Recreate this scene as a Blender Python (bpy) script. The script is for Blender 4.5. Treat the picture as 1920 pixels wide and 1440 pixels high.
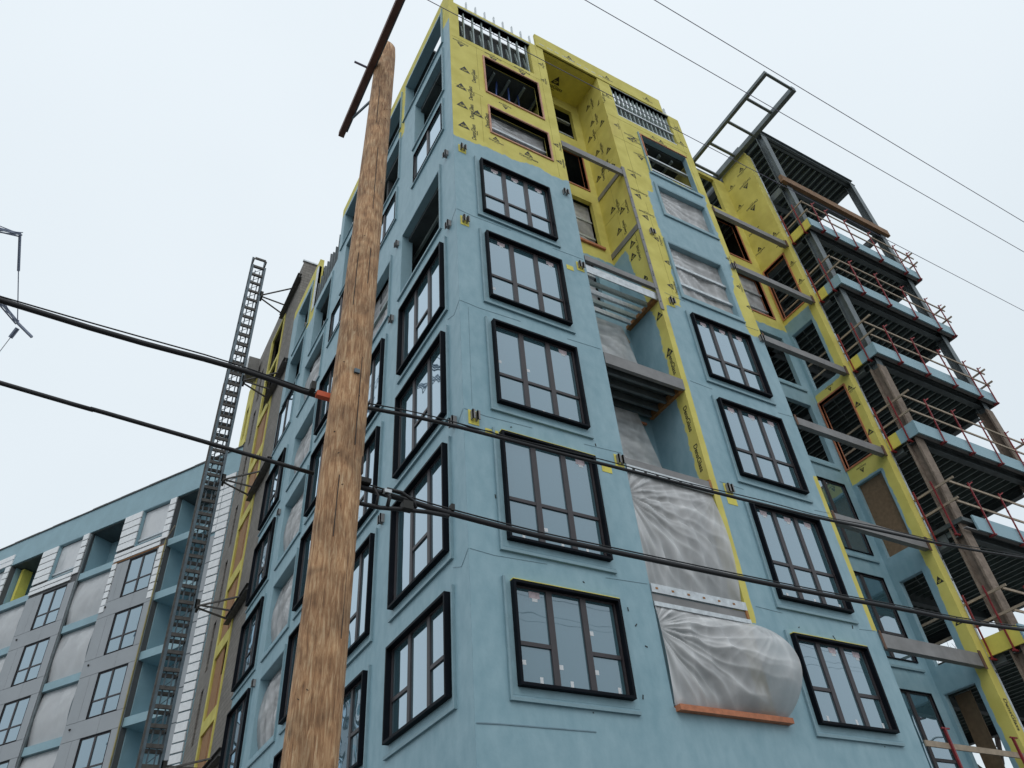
import bpy, math, random
from mathutils import Vector, Matrix, noise
random.seed(7)
S = bpy.context.scene
for o in list(bpy.data.objects): bpy.data.objects.remove(o)
# ------------------------------------------------------------------ camera, sky, sun, exposure
cam = bpy.data.cameras.new('camera'); co = bpy.data.objects.new('camera', cam); S.collection.objects.link(co); S.camera = co
right = (0.8700936870714412, -0.4879569344906032, -0.06953420597776419)
down = (0.27181020991984883, 0.5927133001179017, -0.7581623530924454)
fwd = (0.4111644263573305, 0.6407721700775396, 0.6483477774716035)
CAM = Vector((-5.61313756, -10.62215884, 1.600121))
co.matrix_world = Matrix(((right[0], -down[0], -fwd[0], CAM.x), (right[1], -down[1], -fwd[1], CAM.y), (right[2], -down[2], -fwd[2], CAM.z), (0, 0, 0, 1)))
cam.sensor_width = 36; cam.sensor_fit = 'HORIZONTAL'; cam.lens = 1442.925 / 1920 * 36; cam.clip_start = .05; cam.clip_end = 3000
W = bpy.data.worlds.new('World'); S.world = W; W.use_nodes = True
nt = W.node_tree; N = nt.nodes; bg = N['Background']
sky = N.new('ShaderNodeTexSky'); sky.sky_type = 'NISHITA'; sky.sun_disc = False
SUN_EL, SUN_ROT = math.radians(48), math.radians(215)
sky.sun_elevation = SUN_EL; sky.sun_rotation = SUN_ROT; sky.air_density = 1.5; sky.dust_density = 4
tc = N.new('ShaderNodeTexCoord'); nz = N.new('ShaderNodeTexNoise'); nz.inputs['Scale'].default_value = 1.6; nz.inputs['Detail'].default_value = 3
nt.links.new(tc.outputs['Generated'], nz.inputs['Vector'])
cr = N.new('ShaderNodeValToRGB'); cr.color_ramp.elements[0].position = .3; cr.color_ramp.elements[1].position = .72
cr.color_ramp.elements[0].color = (7.5, 8.35, 8.95, 1); cr.color_ramp.elements[1].color = (9.1, 9.85, 10.4, 1)   # cloud sheet, same scale as the sky texture
sz = N.new('ShaderNodeSeparateXYZ'); nt.links.new(tc.outputs['Generated'], sz.inputs[0])
ma = N.new('ShaderNodeMath'); ma.operation = 'MULTIPLY_ADD'; ma.inputs[1].default_value = .55; nt.links.new(sz.outputs['Z'], ma.inputs[0])
mb = N.new('ShaderNodeMath'); mb.operation = 'MULTIPLY'; mb.inputs[1].default_value = .35; nt.links.new(nz.outputs['Fac'], mb.inputs[0])
nt.links.new(mb.outputs[0], ma.inputs[2]); nt.links.new(ma.outputs[0], cr.inputs['Fac'])
mx = N.new('ShaderNodeMixRGB'); mx.inputs['Fac'].default_value = .93
nt.links.new(sky.outputs['Color'], mx.inputs['Color1']); nt.links.new(cr.outputs['Color'], mx.inputs['Color2'])
nt.links.new(mx.outputs['Color'], bg.inputs['Color']); bg.inputs['Strength'].default_value = .1
sl = bpy.data.lights.new('sun', 'SUN'); sl.energy = .6; sl.angle = math.radians(35); sl.color = (1, .97, .93)
so = bpy.data.objects.new('sun', sl); S.collection.objects.link(so)
sd = Vector((-math.cos(SUN_EL) * .45, -math.cos(SUN_EL) * .89, math.sin(SUN_EL)))
so.rotation_euler = sd.to_track_quat('Z', 'Y').to_euler()
S.view_settings.view_transform = 'Standard'; S.view_settings.look = 'None'; S.view_settings.exposure = 0.0; S.view_settings.gamma = 1
S.view_settings.use_curve_mapping = False
S.render.engine = 'CYCLES'
try: S.cycles.max_bounces = 6
except Exception: pass

# ------------------------------------------------------------------ materials
def mat(name, col, rough=.7, metal=0., var=.12, scale=3., bump=0., bscale=40., spec=None, stretch=None, col2=None, detail=6):
    m = bpy.data.materials.new(name); m.use_nodes = True; t = m.node_tree; n = t.nodes; b = n['Principled BSDF']
    tcn = n.new('ShaderNodeTexCoord'); vec = tcn.outputs['Object']
    if stretch:
        mp = n.new('ShaderNodeMapping'); mp.inputs['Scale'].default_value = stretch; t.links.new(vec, mp.inputs['Vector']); vec = mp.outputs['Vector']
    nn = n.new('ShaderNodeTexNoise'); nn.inputs['Scale'].default_value = scale; nn.inputs['Detail'].default_value = detail; nn.inputs['Roughness'].default_value = .6
    t.links.new(vec, nn.inputs['Vector'])
    r = n.new('ShaderNodeValToRGB'); r.color_ramp.elements[0].position = .3; r.color_ramp.elements[1].position = .7
    c2 = col2 or tuple(min(1, c * (1 + var)) for c in col); c1 = col if col2 else tuple(c * (1 - var) for c in col)
    r.color_ramp.elements[0].color = (*c1, 1); r.color_ramp.elements[1].color = (*c2, 1)
    t.links.new(nn.outputs['Fac'], r.inputs['Fac']); t.links.new(r.outputs['Color'], b.inputs['Base Color'])
    b.inputs['Roughness'].default_value = rough; b.inputs['Metallic'].default_value = metal
    if spec is not None: b.inputs['Specular IOR Level'].default_value = spec
    if bump:
        n2 = n.new('ShaderNodeTexNoise'); n2.inputs['Scale'].default_value = bscale; n2.inputs['Detail'].default_value = 4; t.links.new(vec, n2.inputs['Vector'])
        bp = n.new('ShaderNodeBump'); bp.inputs['Strength'].default_value = bump; bp.inputs['Distance'].default_value = .02
        t.links.new(n2.outputs['Fac'], bp.inputs['Height']); t.links.new(bp.outputs['Normal'], b.inputs['Normal'])
    return m
BLUE = (.265, .415, .48); YEL = (.70, .62, .12)
M = {}
M['blue'] = mat('blue_membrane', BLUE, .55, var=.08, scale=1.2, bump=.25, bscale=18)
M['bluetrim'] = mat('blue_trim', (.22, .34, .39), .5, var=.1, scale=4, bump=.2, bscale=25)
M['yellow'] = mat('yellow_sheathing', YEL, .75, var=.1, scale=3, bump=.1)
M['black'] = mat('black_metal', (.006, .008, .012), .55, 0, var=.2, spec=.08)
M['bronze'] = mat('bronze_sash', (.045, .038, .042), .5, 0, var=.15)
M['steel'] = mat('grey_primed_steel', (.14, .165, .175), .55, .2, var=.25, scale=2.5, bump=.15)
M['steel_lt'] = mat('light_steel_joist', (.30, .36, .35), .5, .3, var=.2)
M['beam'] = mat('grey_brown_beam', (.23, .225, .225), .6, .1, var=.2, scale=2)
M['galv'] = mat('galvanised_steel', (.55, .58, .60), .4, .5, var=.2, scale=8)
M['deck'] = mat('dark_metal_deck', (.07, .085, .088), .6, .2, var=.3, scale=2, bump=.2)
M['conc'] = mat('concrete', (.20, .195, .185), .85, var=.2, scale=3, bump=.3)
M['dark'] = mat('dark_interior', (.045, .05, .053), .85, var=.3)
M['orange'] = mat('orange_lumber', (.48, .175, .085), .65, var=.25, scale=6, stretch=(1, 1, 1), bump=.2)
M['rustdk'] = mat('dark_rust', (.13, .07, .045), .8, var=.3)
M['rust'] = mat('rust_orange', (.33, .15, .05), .8, var=.35, scale=7, bump=.3)
M['lumber'] = mat('pale_lumber', (.34, .27, .2), .75, var=.2, scale=6, bump=.2)
M['brownbeam'] = mat('brown_timber', (.22, .12, .06), .75, var=.3, scale=5, bump=.2)
M['ply'] = mat('brown_plywood', (.20, .13, .075), .8, var=.2, scale=10, bump=.1)
M['osb'] = mat('orange_plywood', (.30, .14, .06), .8, col2=(.42, .24, .11), scale=5, stretch=(1, 3, .6))
M['fireproof'] = mat('sprayed_fireproofing', (.23, .18, .145), .95, var=.25, scale=6, bump=.8, bscale=14)
M['red'] = mat('red_paint', (.25, .025, .03), .5, .2, var=.2)
M['grey'] = mat('grey_cladding', (.33, .355, .38), .55, var=.05, scale=1)
M['greydk'] = mat('dark_joint', (.10, .105, .11), .8, var=.1)
M['white'] = mat('white_foil_board', (.80, .82, .84), .4, var=.08, scale=5, bump=.15)
M['ink'] = mat('black_ink', (.02, .02, .018), .7, var=.1)
M['inkyel'] = mat('yellow_print', (.6, .52, .09), .75, var=.05)
M['sticker'] = mat('white_sticker', (.68, .7, .72), .6, var=.05)
M['pink'] = mat('pink_label', (.56, .46, .49), .6, var=.3, scale=20)
M['cable'] = mat('black_cable', (.012, .012, .015), .6, var=.2)
M['wire'] = mat('grey_wire', (.19, .17, .23), .5, .3, var=.1)
M['mast'] = mat('blue_grey_mast_steel', (.10, .135, .16), .5, .3, var=.25, scale=4)
M['mastrung'] = mat('weathered_mast_rung', (.085, .08, .075), .7, .1, var=.4, scale=6)
M['bluepaint'] = mat('blue_scaffold_paint', (.04, .08, .25), .5, var=.2)
M['marker'] = mat('orange_marker', (.62, .10, .03), .5, var=.1)
M['caulk'] = mat('dark_seam', (.17, .26, .31), .6, var=.2)
M['pipe'] = mat('ochre_cable_cover', (.30, .25, .10), .6, var=.2)
M['crane'] = mat('crane_paint', (.17, .20, .27), .5, .2, var=.2)
M['asphalt'] = mat('compacted_gravel_lot', (.12, .117, .11), .9, var=.2, scale=.8, bump=.4)
M['bark'] = mat('bark', (.05, .04, .035), .9, var=.3, scale=10)
# masonry
def block_mat():
    m = bpy.data.materials.new('concrete_block'); m.use_nodes = True; t = m.node_tree; n = t.nodes; b = n['Principled BSDF']; b.inputs['Roughness'].default_value = .9
    g = n.new('ShaderNodeNewGeometry'); sx = n.new('ShaderNodeSeparateXYZ'); t.links.new(g.outputs['Position'], sx.inputs[0])
    ad = n.new('ShaderNodeMath'); ad.operation = 'ADD'; t.links.new(sx.outputs['X'], ad.inputs[0]); t.links.new(sx.outputs['Y'], ad.inputs[1])
    cx = n.new('ShaderNodeCombineXYZ'); t.links.new(ad.outputs[0], cx.inputs['X']); t.links.new(sx.outputs['Z'], cx.inputs['Y'])
    br = n.new('ShaderNodeTexBrick'); t.links.new(cx.outputs[0], br.inputs['Vector']); br.inputs['Scale'].default_value = 1
    br.inputs['Brick Width'].default_value = .4; br.inputs['Row Height'].default_value = .2; br.inputs['Mortar Size'].default_value = .012
    br.inputs['Color1'].default_value = (.21, .19, .17, 1); br.inputs['Color2'].default_value = (.26, .24, .215, 1); br.inputs['Mortar'].default_value = (.13, .12, .11, 1)
    nn = n.new('ShaderNodeTexNoise'); nn.inputs['Scale'].default_value = .7; nn.inputs['Detail'].default_value = 5
    t.links.new(g.outputs['Position'], nn.inputs['Vector'])
    r = n.new('ShaderNodeMapRange'); r.inputs['To Min'].default_value = .7; r.inputs['To Max'].default_value = 1.25; t.links.new(nn.outputs['Fac'], r.inputs['Value'])
    mxx = n.new('ShaderNodeMixRGB'); mxx.blend_type = 'MULTIPLY'; mxx.inputs['Fac'].default_value = 1
    t.links.new(br.outputs['Color'], mxx.inputs['Color1']); t.links.new(r.outputs[0], mxx.inputs['Color2']); t.links.new(mxx.outputs[0], b.inputs['Base Color'])
    bp = n.new('ShaderNodeBump'); bp.inputs['Strength'].default_value = .5; bp.inputs['Distance'].default_value = .02; bp.invert = True
    t.links.new(br.outputs['Fac'], bp.inputs['Height']); t.links.new(bp.outputs['Normal'], b.inputs['Normal'])
    return m
M['block'] = block_mat()
# sheathing brushed over with blue membrane where the attribute 'coat' is 1
def coat_mat():
    m = bpy.data.materials.new('sheathing_with_membrane'); m.use_nodes = True; t = m.node_tree; n = t.nodes; b = n['Principled BSDF']
    at = n.new('ShaderNodeAttribute'); at.attribute_name = 'coat'
    g = n.new('ShaderNodeNewGeometry'); pos = g.outputs['Position']
    n1 = n.new('ShaderNodeTexNoise'); n1.inputs['Scale'].default_value = 5; n1.inputs['Detail'].default_value = 5; t.links.new(pos, n1.inputs['Vector'])
    a = n.new('ShaderNodeMath'); a.operation = 'MULTIPLY_ADD'; a.inputs[1].default_value = .7; t.links.new(n1.outputs['Fac'], a.inputs[0]); t.links.new(at.outputs['Fac'], a.inputs[2])
    r = n.new('ShaderNodeMapRange'); r.inputs['From Min'].default_value = .80; r.inputs['From Max'].default_value = .90; t.links.new(a.outputs[0], r.inputs['Value'])
    # membrane: roller passes and blotches
    n2 = n.new('ShaderNodeTexNoise'); n2.inputs['Scale'].default_value = .55; n2.inputs['Detail'].default_value = 7; n2.inputs['Roughness'].default_value = .65; t.links.new(pos, n2.inputs['Vector'])
    mp = n.new('ShaderNodeMapping'); mp.inputs['Scale'].default_value = (2, 2, 1.1); t.links.new(pos, mp.inputs['Vector'])
    n3 = n.new('ShaderNodeTexNoise'); n3.inputs['Scale'].default_value = 2.2; n3.inputs['Detail'].default_value = 5; t.links.new(mp.outputs[0], n3.inputs['Vector'])
    s = n.new('ShaderNodeMath'); s.operation = 'ADD'; t.links.new(n2.outputs['Fac'], s.inputs[0]); t.links.new(n3.outputs['Fac'], s.inputs[1])
    cb = n.new('ShaderNodeValToRGB'); cb.color_ramp.elements[0].position = .38; cb.color_ramp.elements[1].position = .62
    h = n.new('ShaderNodeMath'); h.operation = 'MULTIPLY'; h.inputs[1].default_value = .5; t.links.new(s.outputs[0], h.inputs[0]); t.links.new(h.outputs[0], cb.inputs['Fac'])
    cb.color_ramp.elements[0].color = (.215, .365, .43, 1); cb.color_ramp.elements[1].color = (.295, .45, .515, 1)
    # sheathing
    n4 = n.new('ShaderNodeTexNoise'); n4.inputs['Scale'].default_value = 1.5; n4.inputs['Detail'].default_value = 6; t.links.new(pos, n4.inputs['Vector'])
    cy = n.new('ShaderNodeValToRGB'); cy.color_ramp.elements[0].position = .35; cy.color_ramp.elements[1].position = .65
    cy.color_ramp.elements[0].color = (.60, .525, .12, 1); cy.color_ramp.elements[1].color = (.72, .64, .17, 1); t.links.new(n4.outputs['Fac'], cy.inputs['Fac'])
    # rusty water stains
    n5 = n.new('ShaderNodeTexNoise'); n5.inputs['Scale'].default_value = 1.1; n5.inputs['Detail'].default_value = 3; mp5 = n.new('ShaderNodeMapping'); mp5.inputs['Scale'].default_value = (1.5, 1.5, .5)
    mp5.inputs['Location'].default_value = (3.1, 7.7, 2); t.links.new(pos, mp5.inputs['Vector']); t.links.new(mp5.outputs[0], n5.inputs['Vector'])
    r5 = n.new('ShaderNodeMapRange'); r5.inputs['From Min'].default_value = .6; r5.inputs['From Max'].default_value = .78; r5.inputs['To Max'].default_value = .45; t.links.new(n5.outputs['Fac'], r5.inputs['Value'])
    mst = n.new('ShaderNodeMixRGB'); mst.inputs['Color2'].default_value = (.55, .43, .12, 1); t.links.new(r5.outputs[0], mst.inputs['Fac']); t.links.new(cy.outputs['Color'], mst.inputs['Color1'])
    mm = n.new('ShaderNodeMixRGB'); t.links.new(r.outputs[0], mm.inputs['Fac']); t.links.new(mst.outputs['Color'], mm.inputs['Color1']); t.links.new(cb.outputs['Color'], mm.inputs['Color2'])
    t.links.new(mm.outputs[0], b.inputs['Base Color'])
    rr = n.new('ShaderNodeMapRange'); rr.inputs['To Min'].default_value = .8; rr.inputs['To Max'].default_value = .5; t.links.new(r.outputs[0], rr.inputs['Value']); t.links.new(rr.outputs[0], b.inputs['Roughness'])
    n6 = n.new('ShaderNodeTexNoise'); n6.inputs['Scale'].default_value = 12; n6.inputs['Detail'].default_value = 6; t.links.new(pos, n6.inputs['Vector'])
    n7 = n.new('ShaderNodeMath'); n7.operation = 'MULTIPLY_ADD'; n7.inputs[1].default_value = .5; t.links.new(n6.outputs['Fac'], n7.inputs[0]); t.links.new(n3.outputs['Fac'], n7.inputs[2])
    bp = n.new('ShaderNodeBump'); bp.inputs['Strength'].default_value = .22; bp.inputs['Distance'].default_value = .02
    t.links.new(n7.outputs[0], bp.inputs['Height']); t.links.new(bp.outputs['Normal'], b.inputs['Normal'])
    return m
M['coat'] = coat_mat()
def glass_mat():
    m = bpy.data.materials.new('window_glass'); m.use_nodes = True; t = m.node_tree; n = t.nodes; b = n['Principled BSDF']; out = n['Material Output']
    b.inputs['Base Color'].default_value = (.06, .125, .15, 1); b.inputs['Roughness'].default_value = .3; b.inputs['Specular IOR Level'].default_value = 0
    g = n.new('ShaderNodeNewGeometry'); nn = n.new('ShaderNodeTexNoise'); nn.inputs['Scale'].default_value = 1.3; nn.inputs['Detail'].default_value = 1
    t.links.new(g.outputs['Position'], nn.inputs['Vector']); bp = n.new('ShaderNodeBump'); bp.inputs['Strength'].default_value = .22; bp.inputs['Distance'].default_value = .02
    t.links.new(nn.outputs['Fac'], bp.inputs['Height'])
    gl = n.new('ShaderNodeBsdfGlossy'); gl.inputs['Roughness'].default_value = .015; gl.inputs['Color'].default_value = (.78, .90, 1, 1); t.links.new(bp.outputs['Normal'], gl.inputs['Normal'])
    lw = n.new('ShaderNodeLayerWeight'); lw.inputs['Blend'].default_value = .5
    p = n.new('ShaderNodeMath'); p.operation = 'POWER'; p.inputs[1].default_value = 1.5; t.links.new(lw.outputs['Facing'], p.inputs[0])
    k = n.new('ShaderNodeMath'); k.operation = 'MULTIPLY_ADD'; k.inputs[1].default_value = .78; k.inputs[2].default_value = .12; t.links.new(p.outputs[0], k.inputs[0])
    ms = n.new('ShaderNodeMixShader'); t.links.new(k.outputs[0], ms.inputs[0]); t.links.new(b.outputs[0], ms.inputs[1]); t.links.new(gl.outputs[0], ms.inputs[2]); t.links.new(ms.outputs[0], out.inputs['Surface'])
    return m
M['glass'] = glass_mat()
def tarp_mat(name, lo, hi, clear):
    """thin milky film: whiter and denser where it is creased (attribute 'crease'), clearer where it is a single tight layer"""
    m = bpy.data.materials.new(name); m.use_nodes = True; t = m.node_tree; n = t.nodes; b = n['Principled BSDF']; out = n['Material Output']
    g = n.new('ShaderNodeNewGeometry'); nn = n.new('ShaderNodeTexNoise'); nn.inputs['Scale'].default_value = 1.1; nn.inputs['Detail'].default_value = 3
    t.links.new(g.outputs['Position'], nn.inputs['Vector'])
    at = n.new('ShaderNodeAttribute'); at.attribute_name = 'crease'
    ad = n.new('ShaderNodeMath'); ad.operation = 'MULTIPLY_ADD'; ad.inputs[1].default_value = .5; ad.use_clamp = True; t.links.new(nn.outputs['Fac'], ad.inputs[0]); t.links.new(at.outputs['Fac'], ad.inputs[2])
    r = n.new('ShaderNodeValToRGB'); r.color_ramp.elements[0].position = .15; r.color_ramp.elements[1].position = .95
    r.color_ramp.elements[0].color = (*lo, 1); r.color_ramp.elements[1].color = (*hi, 1); t.links.new(ad.outputs[0], r.inputs['Fac'])
    t.links.new(r.outputs['Color'], b.inputs['Base Color']); b.inputs['Roughness'].default_value = .22; b.inputs['Specular IOR Level'].default_value = .7
    tl = n.new('ShaderNodeBsdfTranslucent'); t.links.new(r.outputs['Color'], tl.inputs['Color']); mxs = n.new('ShaderNodeMixShader'); mxs.inputs[0].default_value = .3
    t.links.new(b.outputs[0], mxs.inputs[1]); t.links.new(tl.outputs[0], mxs.inputs[2])
    tp = n.new('ShaderNodeBsdfTransparent'); m2 = n.new('ShaderNodeMixShader')
    cl = n.new('ShaderNodeMapRange'); cl.inputs['From Min'].default_value = .2; cl.inputs['From Max'].default_value = .8; cl.inputs['To Min'].default_value = clear; cl.inputs['To Max'].default_value = 0; t.links.new(ad.outputs[0], cl.inputs['Value']); t.links.new(cl.outputs[0], m2.inputs[0])
    t.links.new(mxs.outputs[0], m2.inputs[1]); t.links.new(tp.outputs[0], m2.inputs[2]); t.links.new(m2.outputs[0], out.inputs['Surface'])
    mp = n.new('ShaderNodeMapping'); mp.inputs['Scale'].default_value = (4, 4, 1.2); t.links.new(g.outputs['Position'], mp.inputs['Vector'])
    n6 = n.new('ShaderNodeTexNoise'); n6.inputs['Scale'].default_value = 3; n6.inputs['Detail'].default_value = 4; t.links.new(mp.outputs[0], n6.inputs['Vector'])
    bp = n.new('ShaderNodeBump'); bp.inputs['Strength'].default_value = .3; bp.inputs['Distance'].default_value = .03
    t.links.new(n6.outputs['Fac'], bp.inputs['Height']); t.links.new(bp.outputs['Normal'], b.inputs['Normal'])
    return m
M['tarp'] = tarp_mat('plastic_sheeting', (.50, .49, .49), (.93, .93, .94), .3)
M['tarpfar'] = tarp_mat('plastic_sheeting_smooth', (.68, .69, .71), (.88, .89, .9), .05)
def pole_mat():
    m = bpy.data.materials.new('pole_wood'); m.use_nodes = True; t = m.node_tree; n = t.nodes; b = n['Principled BSDF']; b.inputs['Roughness'].default_value = .75
    g = n.new('ShaderNodeNewGeometry'); pos = g.outputs['Position']
    mp = n.new('ShaderNodeMapping'); mp.inputs['Scale'].default_value = (17, 17, 1.8); t.links.new(pos, mp.inputs['Vector'])
    n1 = n.new('ShaderNodeTexNoise'); n1.inputs['Scale'].default_value = 3; n1.inputs['Detail'].default_value = 9; n1.inputs['Roughness'].default_value = .7; n1.inputs['Distortion'].default_value = .6; t.links.new(mp.outputs[0], n1.inputs['Vector'])
    c = n.new('ShaderNodeValToRGB'); e = c.color_ramp.elements; e[0].position = .3; e[0].color = (.13, .065, .03, 1); e[1].position = .70; e[1].color = (.64, .47, .30, 1)
    k = e.new(.47); k.color = (.36, .19, .09, 1); k = e.new(.56); k.color = (.49, .30, .16, 1)
    t.links.new(n1.outputs['Fac'], c.inputs['Fac'])
    n2 = n.new('ShaderNodeTexNoise'); n2.inputs['Scale'].default_value = 3.4; n2.inputs['Detail'].default_value = 7; n2.inputs['Distortion'].default_value = 1.2; t.links.new(pos, n2.inputs['Vector'])
    r2 = n.new('ShaderNodeMapRange'); r2.inputs['From Min'].default_value = .35; r2.inputs['From Max'].default_value = .65; r2.inputs['To Min'].default_value = .68; r2.inputs['To Max'].default_value = 1.22; t.links.new(n2.outputs['Fac'], r2.inputs['Value'])
    mu = n.new('ShaderNodeMixRGB'); mu.blend_type = 'MULTIPLY'; mu.inputs['Fac'].default_value = 1; t.links.new(c.outputs['Color'], mu.inputs['Color1']); t.links.new(r2.outputs[0], mu.inputs['Color2'])
    # knots
    mk = n.new('ShaderNodeMapping'); mk.inputs['Scale'].default_value = (4, 4, 2.0); t.links.new(pos, mk.inputs['Vector'])
    v = n.new('ShaderNodeTexVoronoi'); v.inputs['Scale'].default_value = 1.1; t.links.new(mk.outputs[0], v.inputs['Vector'])
    rk = n.new('ShaderNodeMapRange'); rk.inputs['From Min'].default_value = .0; rk.inputs['From Max'].default_value = .13; rk.inputs['To Min'].default_value = .35; rk.inputs['To Max'].default_value = 1; t.links.new(v.outputs['Distance'], rk.inputs['Value'])
    m3 = n.new('ShaderNodeMixRGB'); m3.blend_type = 'MULTIPLY'; m3.inputs['Fac'].default_value = 1; t.links.new(mu.outputs[0], m3.inputs['Color1']); t.links.new(rk.outputs[0], m3.inputs['Color2'])
    t.links.new(m3.outputs[0], b.inputs['Base Color'])
    bp = n.new('ShaderNodeBump'); bp.inputs['Strength'].default_value = .7; bp.inputs['Distance'].default_value = .01
    t.links.new(n1.outputs['Fac'], bp.inputs['Height']); t.links.new(bp.outputs['Normal'], b.inputs['Normal'])
    return m
M['pole'] = pole_mat()

# ------------------------------------------------------------------ mesh helpers
COL = S.collection
def link(name, me, m, parent=None, kind=None, mw=None):
    o = bpy.data.objects.new(name, me); COL.objects.link(o)
    for x in ([m] if not isinstance(m, (list, tuple)) else m):
        if x is not None and len(me.materials) < (1 if not isinstance(m, (list, tuple)) else len(m)): me.materials.append(x)
    if parent is not None:
        o.parent = parent
        o.matrix_parent_inverse = Matrix.Translation(-parent.location) if parent.parent is None and parent.type == 'EMPTY' else Matrix.Identity(4)
    if mw is not None: o.matrix_basis = mw
    if kind: o['kind'] = kind
    return o
def thing(name, label, cat, loc=(0, 0, 0), group=None):
    e = bpy.data.objects.new(name, None); COL.objects.link(e); e.location = loc; e.empty_display_size = .5
    e['label'] = label; e['category'] = cat
    if group: e['group'] = group
    return e
class Plane:
    def __init__(s, P, u, n): s.P = Vector(P); s.u = Vector(u).normalized(); s.n = Vector(n).normalized()
    def p(s, h, d, z): return s.P + s.u * h + s.n * d + Vector((0, 0, z))
FR = Plane((0, 0, 0), (1, 0, 0), (0, -1, 0))
LF = Plane((0, 0, 0), (0, 1, 0), (-1, 0, 0))
WD = Vector((-.53652505, .8438844, 0)); WN = Vector((-.8438844, -.53652505, 0))
WG = Plane((0, 27, 0), WD, WN)
class MB:
    def __init__(s): s.v = []; s.f = []
    def hexa(s, c):
        # c: 8 corners, bottom ring 0-3, top ring 4-7
        b = len(s.v); s.v += [tuple(x) for x in c]
        fs = [(0, 3, 2, 1), (4, 5, 6, 7), (0, 1, 5, 4), (1, 2, 6, 5), (2, 3, 7, 6), (3, 0, 4, 7)]
        a = Vector(c[1]) - Vector(c[0]); d = Vector(c[3]) - Vector(c[0]); u = Vector(c[4]) - Vector(c[0])
        if a.cross(d).dot(u) < 0: fs = [f[::-1] for f in fs]
        s.f += [tuple(b + i for i in f) for f in fs]; return s
    def box(s, x0, x1, y0, y1, z0, z1):
        return s.hexa([(x0, y0, z0), (x1, y0, z0), (x1, y1, z0), (x0, y1, z0), (x0, y0, z1), (x1, y0, z1), (x1, y1, z1), (x0, y1, z1)])
    def pbox(s, P, h0, h1, d0, d1, z0, z1):
        return s.hexa([P.p(h0, d0, z0), P.p(h1, d0, z0), P.p(h1, d1, z0), P.p(h0, d1, z0), P.p(h0, d0, z1), P.p(h1, d0, z1), P.p(h1, d1, z1), P.p(h0, d1, z1)])
    def bar(s, a, b, w, h=None, up=(0, 0, 1)):
        a = Vector(a); b = Vector(b); h = h or w; d = (b - a).normalized(); up = Vector(up)
        if abs(d.dot(up)) > .98: up = Vector((0, 1, 0))
        x = d.cross(up).normalized() * w / 2; y = x.cross(d).normalized() * h / 2
        return s.hexa([a - x - y, a + x - y, b + x - y, b - x - y, a - x + y, a + x + y, b + x + y, b - x + y])
    def tube(s, pts, r, seg=8, cap=True):
        pts = [Vector(p) for p in pts]; rs = r if isinstance(r, (list, tuple)) else [r] * len(pts); b0 = len(s.v); ref = None
        for i, p in enumerate(pts):
            d = (pts[min(i + 1, len(pts) - 1)] - pts[max(i - 1, 0)]).normalized()
            if ref is None: ref = Vector((0, 0, 1)) if abs(d.z) < .9 else Vector((1, 0, 0))
            x = d.cross(ref).normalized(); y = x.cross(d).normalized(); ref = y
            for k in range(seg):
                a = 2 * math.pi * k / seg; s.v.append(tuple(p + (x * math.cos(a) + y * math.sin(a)) * rs[i]))
        for i in range(len(pts) - 1):
            for k in range(seg):
                a = b0 + i * seg + k; c = b0 + i * seg + (k + 1) % seg; s.f.append((a, a + seg, c + seg, c))
        if cap: s.f.append(tuple(b0 + k for k in range(seg))); s.f.append(tuple(b0 + (len(pts) - 1) * seg + k for k in reversed(range(seg))))
        return s
    def mesh(s, name, smooth=False):
        me = bpy.data.meshes.new(name); me.from_pydata(s.v, [], s.f); me.update()
        if smooth: me.polygons.foreach_set('use_smooth', [True] * len(me.polygons))
        return me
    def build(s, name, m, parent=None, kind=None, smooth=False): return link(name, s.mesh(name, smooth), m, parent, kind)
def tagm(o, label, cat, group=None):
    o['label'] = label; o['category'] = cat
    if group: o['group'] = group
    return o
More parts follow.
